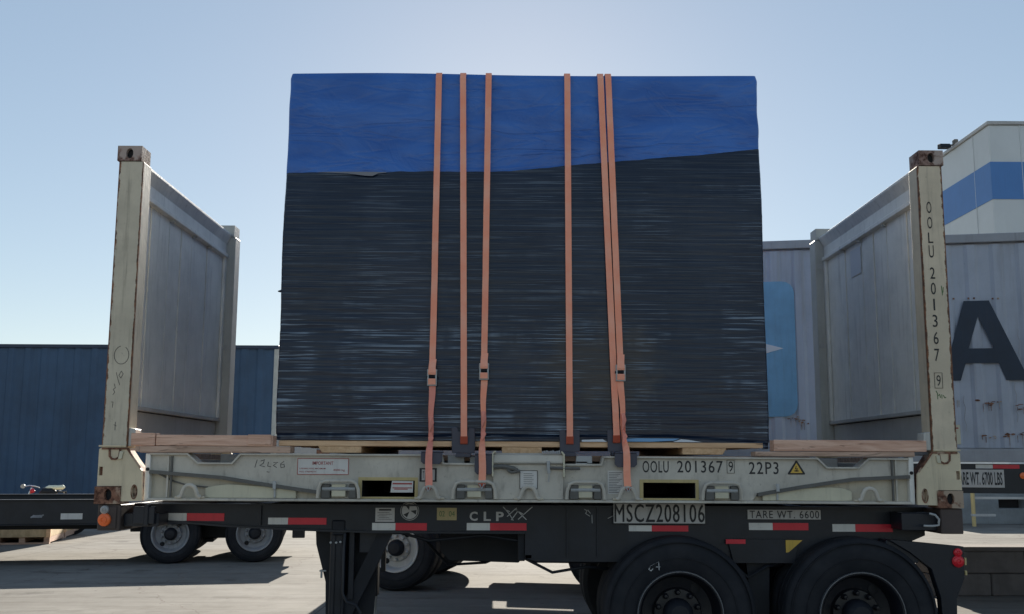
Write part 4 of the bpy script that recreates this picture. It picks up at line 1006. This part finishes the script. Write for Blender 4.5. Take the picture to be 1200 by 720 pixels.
for c, q in (('M', -1.22), ('A', 0), ('E', 1.12), ('R', 2.0), ('S', 3.0)): bold_letter(c, ax0+q, LZ, .80, LH, gc)
bold_letter('K', ax0+3.95, LZ, .80, LH, gc) if ax0+4.8 < CL else None
# rust scars and small marks on the side
b = MB()
def scar(b, x, z, s_):
    for k in range(7):
        px_, pz_ = x+random.uniform(-.09, .09)*s_, z+random.uniform(-.022, .022)*s_; rx_ = random.uniform(.008, .028)*s_; rz_ = random.uniform(.004, .011)*s_
        b.prism([(px_+rx_*random.uniform(.5, 1.1)*math.cos(q*.7854), pz_+rz_*random.uniform(.5, 1.1)*math.sin(q*.7854)) for q in range(8)], YF-.003-.0003*k, YF-.001)
    for k in range(3):
        px_ = x+random.uniform(-.08, .08)*s_; L_ = random.uniform(.03, .10)*s_
        b.prism([(px_-.003, z), (px_+.003, z), (px_+.0015, z-L_), (px_-.001, z-L_)], YF-.0028, YF-.001)
for x, z, s_ in ((ax0+.08, .70, 1), (ax0+.40, .68, 1.2), (ax0+.48, .66, 1.2), (ax0+.43, .28, 1), (ax0+.70, .30, 1.6), (ax0-.02, .12, .8), (ax0+.85, .62, 1.5), (5.9, .5, 1), (6.0, .45, 1.2)): scar(b, x, z, s_)
for x, z in ((ax0+.14, 1.88), (ax0+.30, 1.88), (ax0+.36, 1.88), (ax0+.56, 1.87), (ax0+.62, 1.87)): b.ribbon([(x, z), (x+.02, z)], .02, YF-.003)
tag(b.build('rust_scars', 'casting', gc, wld=False), kind='stuff')
b = MB()
for x, z0_, z1_ in ((ax0-.02, 1.75, 2.25), (ax0+.02, 1.5, 1.8), (ax0+.20, .35, .75), (ax0+.75, .45, .9), (ax0+.82, 1.1, 1.5)):
    b.ribbon([(x+.012*math.sin(k*2.1), z0_+(z1_-z0_)*k/6) for k in range(7)], .007, YF-.003)
b.split('dent_line', 'greyrail', gc, wld=False)
p = MB().box(ax0-.05, ax0+.14, YF-.004, YF-.001, .20, .42).build('sticker', 'pale', gc, wld=False)
MB().box(ax0-.03, ax0+.06, YF-.006, YF-.0045, .26, .34).build('print', 'redink', p, wld=False)
MB().box(ax0-.03, ax0+.12, YF-.006, YF-.0045, .375, .39).build('print', 'redink', p, wld=False)

g2 = thing('container_chassis', 'black chassis with white wheel rims under the grey container', 'trailer', (gx, gy, 0), YAW)
for yy, zl in (((.06, .10), 1.40), ((2.30, 2.34), .76)):  # far rail's left end is deepened to cast more ground shadow
    MB().prism([(0, 1.60), (0, zl), (1.9, zl-.1), (1.95, 1.27), (CL, 1.27), (CL, 1.60)], *yy).build('side_rail', 'black', g2, .003, wld=False)
b = MB()
for k in range(12): b.box(.4+k, .5+k, .10, 2.30, 1.30, 1.42)
b.split('cross_member', 'black2', g2, wld=False)
for yy in ((.72, .80), (1.60, 1.68)): MB().box(.2, 5.2, yy[0], yy[1], 1.15, 1.4).build('main_beam', 'black2', g2, .003, wld=False)
for ax in (1.05, 3.72, 4.95):
    MB().tube([(ax, .1, .52), (ax, 2.3, .52)], .065, 12).build('axle', 'black2', g2, smooth=True, wld=False)
    for y0, d in ((.04, 1), (2.36, -1)):
        wheel(g2, ax, .52, .52, .29, y0, .27, 'rim_white', wld=False, d=d, dish=.10)
        wheel(g2, ax, .52, .52, .29, y0+d*.31, .27, 'rim_grey', wld=False, d=d, dish=.05)
    for yy in (.76, 1.64): MB().bar([(ax-.5, .95), (ax, .66), (ax+.5, .95)], (yy-.04, yy+.04), .07).build('leaf_spring', 'black2', g2, wld=False)
MB().box(2.2, 3.1, 1.7, 2.3, .42, 1.0).box(1.9, 4.4, 2.0, 2.28, .45, .95).build('shadow_box', 'black2', g2, .01, wld=False)  # low boxes added on the far side for their shadow on the ground
MB().box(10.2, 10.32, .3, .42, .05, 1.3).box(10.1, 10.42, .22, .5, 0, .04).split('landing_leg', 'black2', g2, wld=False)
MB().box(10.2, 10.32, 1.9, 2.02, .05, 1.3).box(10.1, 10.42, 1.82, 2.1, 0, .04).split('landing_leg', 'black2', g2, wld=False)
px0 = lx(7.93, 3.97)
p = MB().box(px0, px0+.53, .045, .059, 1.335, 1.535).build('tare_plate', 'plate', g2, wld=False)
text('TARE WT. 6700 LBS', px0+.02, px0+.51, 1.36, 1.51, .0435, 'ink', p, wld=False, bold=.02)
MB().box(px0+.24, px0+.42, .055, .0595, 1.548, 1.592).split('reflective_tape', 'tape_w', g2, wld=False)
MB().box(px0+.422, px0+.70, .055, .0595, 1.548, 1.592).split('reflective_tape', 'tape_r', g2, wld=False)
MB().lathe([(.035, 0), (.035, -.015), (.001, -.02)], (px0+.73, .06, 1.47), 16).build('marker_lamp', 'amber', g2, smooth=True, wld=False)

# ================================================================== LEFT CHASSIS (empty, behind left)
YL = R(12.0); l0 = (-2.40, 8.05)
c3 = thing('container_chassis', 'empty low black chassis with grey wheel rims at the left, behind the flat rack', 'trailer', (l0[0], l0[1], 0), YL)
for yy in ((.0, .02), (2.38, 2.40)): MB().box(-9, 2.2, yy[0], yy[1], .62, .975).build('side_rail', 'black', c3, .003, wld=False)
for yy in ((-.05, .07), (2.33, 2.45)): MB().box(-9, 2.2, yy[0], yy[1], .976, .992).box(-9, 2.2, yy[0], yy[1], .604, .619).split('rail_flange', 'black', c3, .002, wld=False)
MB().box(-9, 2.2, .021, 2.379, .78, .80).build('shadow_plate', 'black2', c3, wld=False)  # unseen plate added between the rails to make the chassis shadow solid
b = MB()
for k in range(10): b.box(-8.6+k*1.1, -8.5+k*1.1, .021, 2.379, .66, .778)
b.split('cross_member', 'black2', c3, wld=False)
for ax in (0, 1.27):
    MB().tube([(ax, .1, .45), (ax, 2.3, .45)], .06, 12).build('axle', 'black2', c3, smooth=True, wld=False)
    for y0, d in ((-.02, 1), (2.42, -1)):
        wheel(c3, ax, .45, .45, .275, y0, .25, 'rim_grey', wld=False, d=d, dish=.10)
        wheel(c3, ax, .45, .45, .275, y0+d*.29, .25, 'rim_grey', wld=False, d=d, dish=.05)
MB().box(.30, .97, .55, 1.9, .34, .62).box(.97, 1.9, .6, .75, .45, .62).box(-.7, .30, .6, .75, .45, .62).box(.45, .60, .5, 1.9, .28, .34).box(-8, 1.9, .62, .72, .50, .60).build('suspension_frame', 'black2', c3, .01, wld=False)
MB().box(1.85, 2.05, .1, .3, .36, .60).build('bracket', 'black2', c3, .01, wld=False)
for x0, x1, m_ in ((-3.35-.32, -3.35-.06, 'tape_w'), ): pass
def lxl(px_):   # chassis-local x for a bearing seen on the rail (metres along it)
    return px_
MB().box(-3.20, -2.66, -.0025, -.0006, .69, .77).split('reflective_tape', 'tape_w', c3, wld=False)
MB().prism([(-2.66, .69), (-2.53, .69), (-2.47, .77), (-2.66, .77)], -.0025, -.0006).split('reflective_tape', 'tape_r', c3, wld=False)
MB().box(-1.60, -1.29, -.0025, -.0006, .69, .78).split('reflective_tape', 'tape_w', c3, wld=False)
b = MB()
for a in ([(-2.02, .72), (-1.98, .75), (-1.90, .735), (-1.84, .76)], [(-2.0, .73), (-1.86, .73)], [(-1.97, .745), (-1.85, .75)]): b.ribbon(a, .02, -.003)
b.split('scratch', 'greyrail', c3, wld=False)

# ================================================================== CRATES
CR = []
def crate(x, y, rz, L_, W_, label):
    c = thing('wooden_crate', label, 'crate', (x, y, 0), rz, 'plywood crates on skids by the blue building')
    bd = MB().box(0, L_, 0, W_, .13, .76).build('box', 'ply', c, .005, wld=False)
    b = MB()
    MB().box(-.01, .06, -.015, 0, .13, .76).build('batten', 'pine', c, wld=False); MB().box(L_-.06, L_+.01, -.015, 0, .13, .76).build('batten', 'pine', c, wld=False)
    MB().box(L_, L_+.015, -.01, .06, .13, .76).build('batten', 'pine', c, wld=False); MB().box(L_, L_+.015, W_-.06, W_, .13, .76).build('batten', 'pine', c, wld=False)
    MB().box(-.02, L_+.02, -.02, W_+.01, .76, .79).build('lid', 'ply', c, .004, wld=False)
    for q in (0, .5, 1):
        MB().box(q*(L_-.1), q*(L_-.1)+.1, .02, W_-.02, .03, .129).build('skid', 'timber2', c, wld=False)
    MB().box(0, L_, 0, .1, 0, .03).box(0, L_, W_-.1, W_, 0, .03).split('base_board', 'timber2', c, wld=False)
    return c
ca = R(14)
cx0, cy0 = -5.86, 11.3
def cpos(u, v): return (cx0+u*math.cos(ca)-v*math.sin(ca), cy0+u*math.sin(ca)+v*math.cos(ca))
crate(*cpos(-.98, 0), ca, .96, 1.25, 'front plywood crate of the group under the left chassis, its corner facing the camera')
crate(*cpos(-1.98, 0), ca, .96, 1.25, 'plywood crate cut by the left edge of the photo')
crate(*cpos(-.98, 1.32), ca, .96, 1.25, 'plywood crate behind the front corner crate')

# ================================================================== MOTORBIKE seen above the left chassis
mb_ = thing('motorbike', 'small motorbike with a pale sunlit seat behind the left chassis', 'motorbike', (-7.0, 13.5, 0), 0)
MX, MY, MZ = -1.93, 3.6, -.06
class MBm(MB):
    def build(s, *a, **k):
        if s.v[0][0] > -6: s.v = [(x+MX, y+MY, max(z*.955, 0)) for x, y, z in s.v]
        return MB.build(s, *a, **k)
def mo(b, name, m, **k): return b.build(name, m, mb_, **k)
for wx in (-5.75, -4.55):
    tw = MBm().lathe([(.24, .0), (.27, -.02), (.30, 0), (.31, .04), (.30, .08), (.27, .10), (.24, .08)], (wx, 9.86, .31), 28).build('wheel', 'rubber', mb_, smooth=True)
    MBm().lathe([(.24, .0), (.22, .03), (.22, .05), (.24, .08)], (wx, 9.86, .31), 28).lathe([(.03, -.02), (.03, .10)], (wx, 9.86, .31), 12).build('rim', 'chrome', tw, smooth=True)
    b = MBm()
    for k in range(9): a = k*2*math.pi/9; b.tube([(wx, 9.9, .31), (wx+.23*math.cos(a), 9.9, .31+.23*math.sin(a))], .006, 5)
    tag(b.build('spokes', 'slope', tw), kind='stuff')
mo(MBm().tube([(-4.55, 9.9, .31), (-4.95, 9.9, .5), (-5.35, 9.9, .55), (-5.45, 9.9, .9)], .03).tube([(-5.35, 9.9, .55), (-5.2, 9.9, .95), (-4.75, 9.9, .95), (-4.75, 9.9, .5)], .025), 'frame', 'black2', smooth=True)
mo(MBm().tube([(-5.75, 9.9, .31), (-5.55, 9.9, .85), (-5.48, 9.9, 1.03)], .03), 'fork', 'chrome', smooth=True)
mo(MBm().box(-5.25, -4.9, 9.8, 10.0, .36, .62), 'engine', 'black2', bevel=.04, seg=3)
mo(MBm().tube([(-5.30, 9.9, .90), (-5.22, 9.9, .945), (-5.05, 9.9, .95), (-4.95, 9.9, .90)], [.04, .10, .10, .04], 12), 'fuel_tank', 'black2', smooth=True)
mo(MBm().tube([(-5.18, 9.9, 1.035), (-5.12, 9.9, 1.045), (-4.95, 9.9, 1.045), (-4.82, 9.9, 1.055), (-4.78, 9.9, 1.055)], [.03, .05, .052, .05, .02], 12), 'seat', 'seat', smooth=True)
mo(MBm().tube([(-5.62, 9.75, 1.06), (-5.52, 9.85, 1.09), (-5.45, 9.95, 1.07), (-5.40, 10.05, 1.03)], .015), 'handlebar', 'chrome', smooth=True)
mo(MBm().lathe([(.05, .01), (.05, -.01), (.001, -.012)], (-5.60, 9.74, 1.075), 14), 'mirror', 'galv', smooth=True)
mo(MBm().tube([(-5.50, 9.86, .99), (-5.46, 9.86, .97), (-5.40, 9.86, .96)], [.02, .07, .02], 12), 'headlamp_cowl', 'red', smooth=True)
mo(MBm().tube([(-4.78, 9.9, .93), (-4.83, 9.9, .96), (-4.90, 9.88, .99), (-4.86, 9.88, 1.0)], .012), 'rear_rack', 'chrome', smooth=True)

# ================================================================== CONCRETE BARRIER right
br = thing('concrete_barrier', 'low dark concrete block barrier at the lower right under the grey container', 'barrier', (8.9, 4.95, 0), R(2))
for row in range(2):
    x = -.9-(.35 if row else 0)
    while x < 3.2:
        L_ = .78
        MB().box(max(x, -.9)+.004, min(x+L_, 3.2)-.004, 0, .34, row*.27+.002, row*.27+.266).build('block', 'concrete', br, .012, wld=False)
        x += L_
MB().box(-.92, 3.22, -.02, .36, .537, .590).build('cap', 'concrete', br, .01, wld=False)
mk = tag(MB().prism([(7.985, 0), (8.045, 0), (8.045, .20), (8.035, .22), (7.99, .22)], 4.45, 4.50).build('marker_post', 'yellowed', None, .004), 'short yellowish marker stub in front of the concrete barrier', 'marker post')
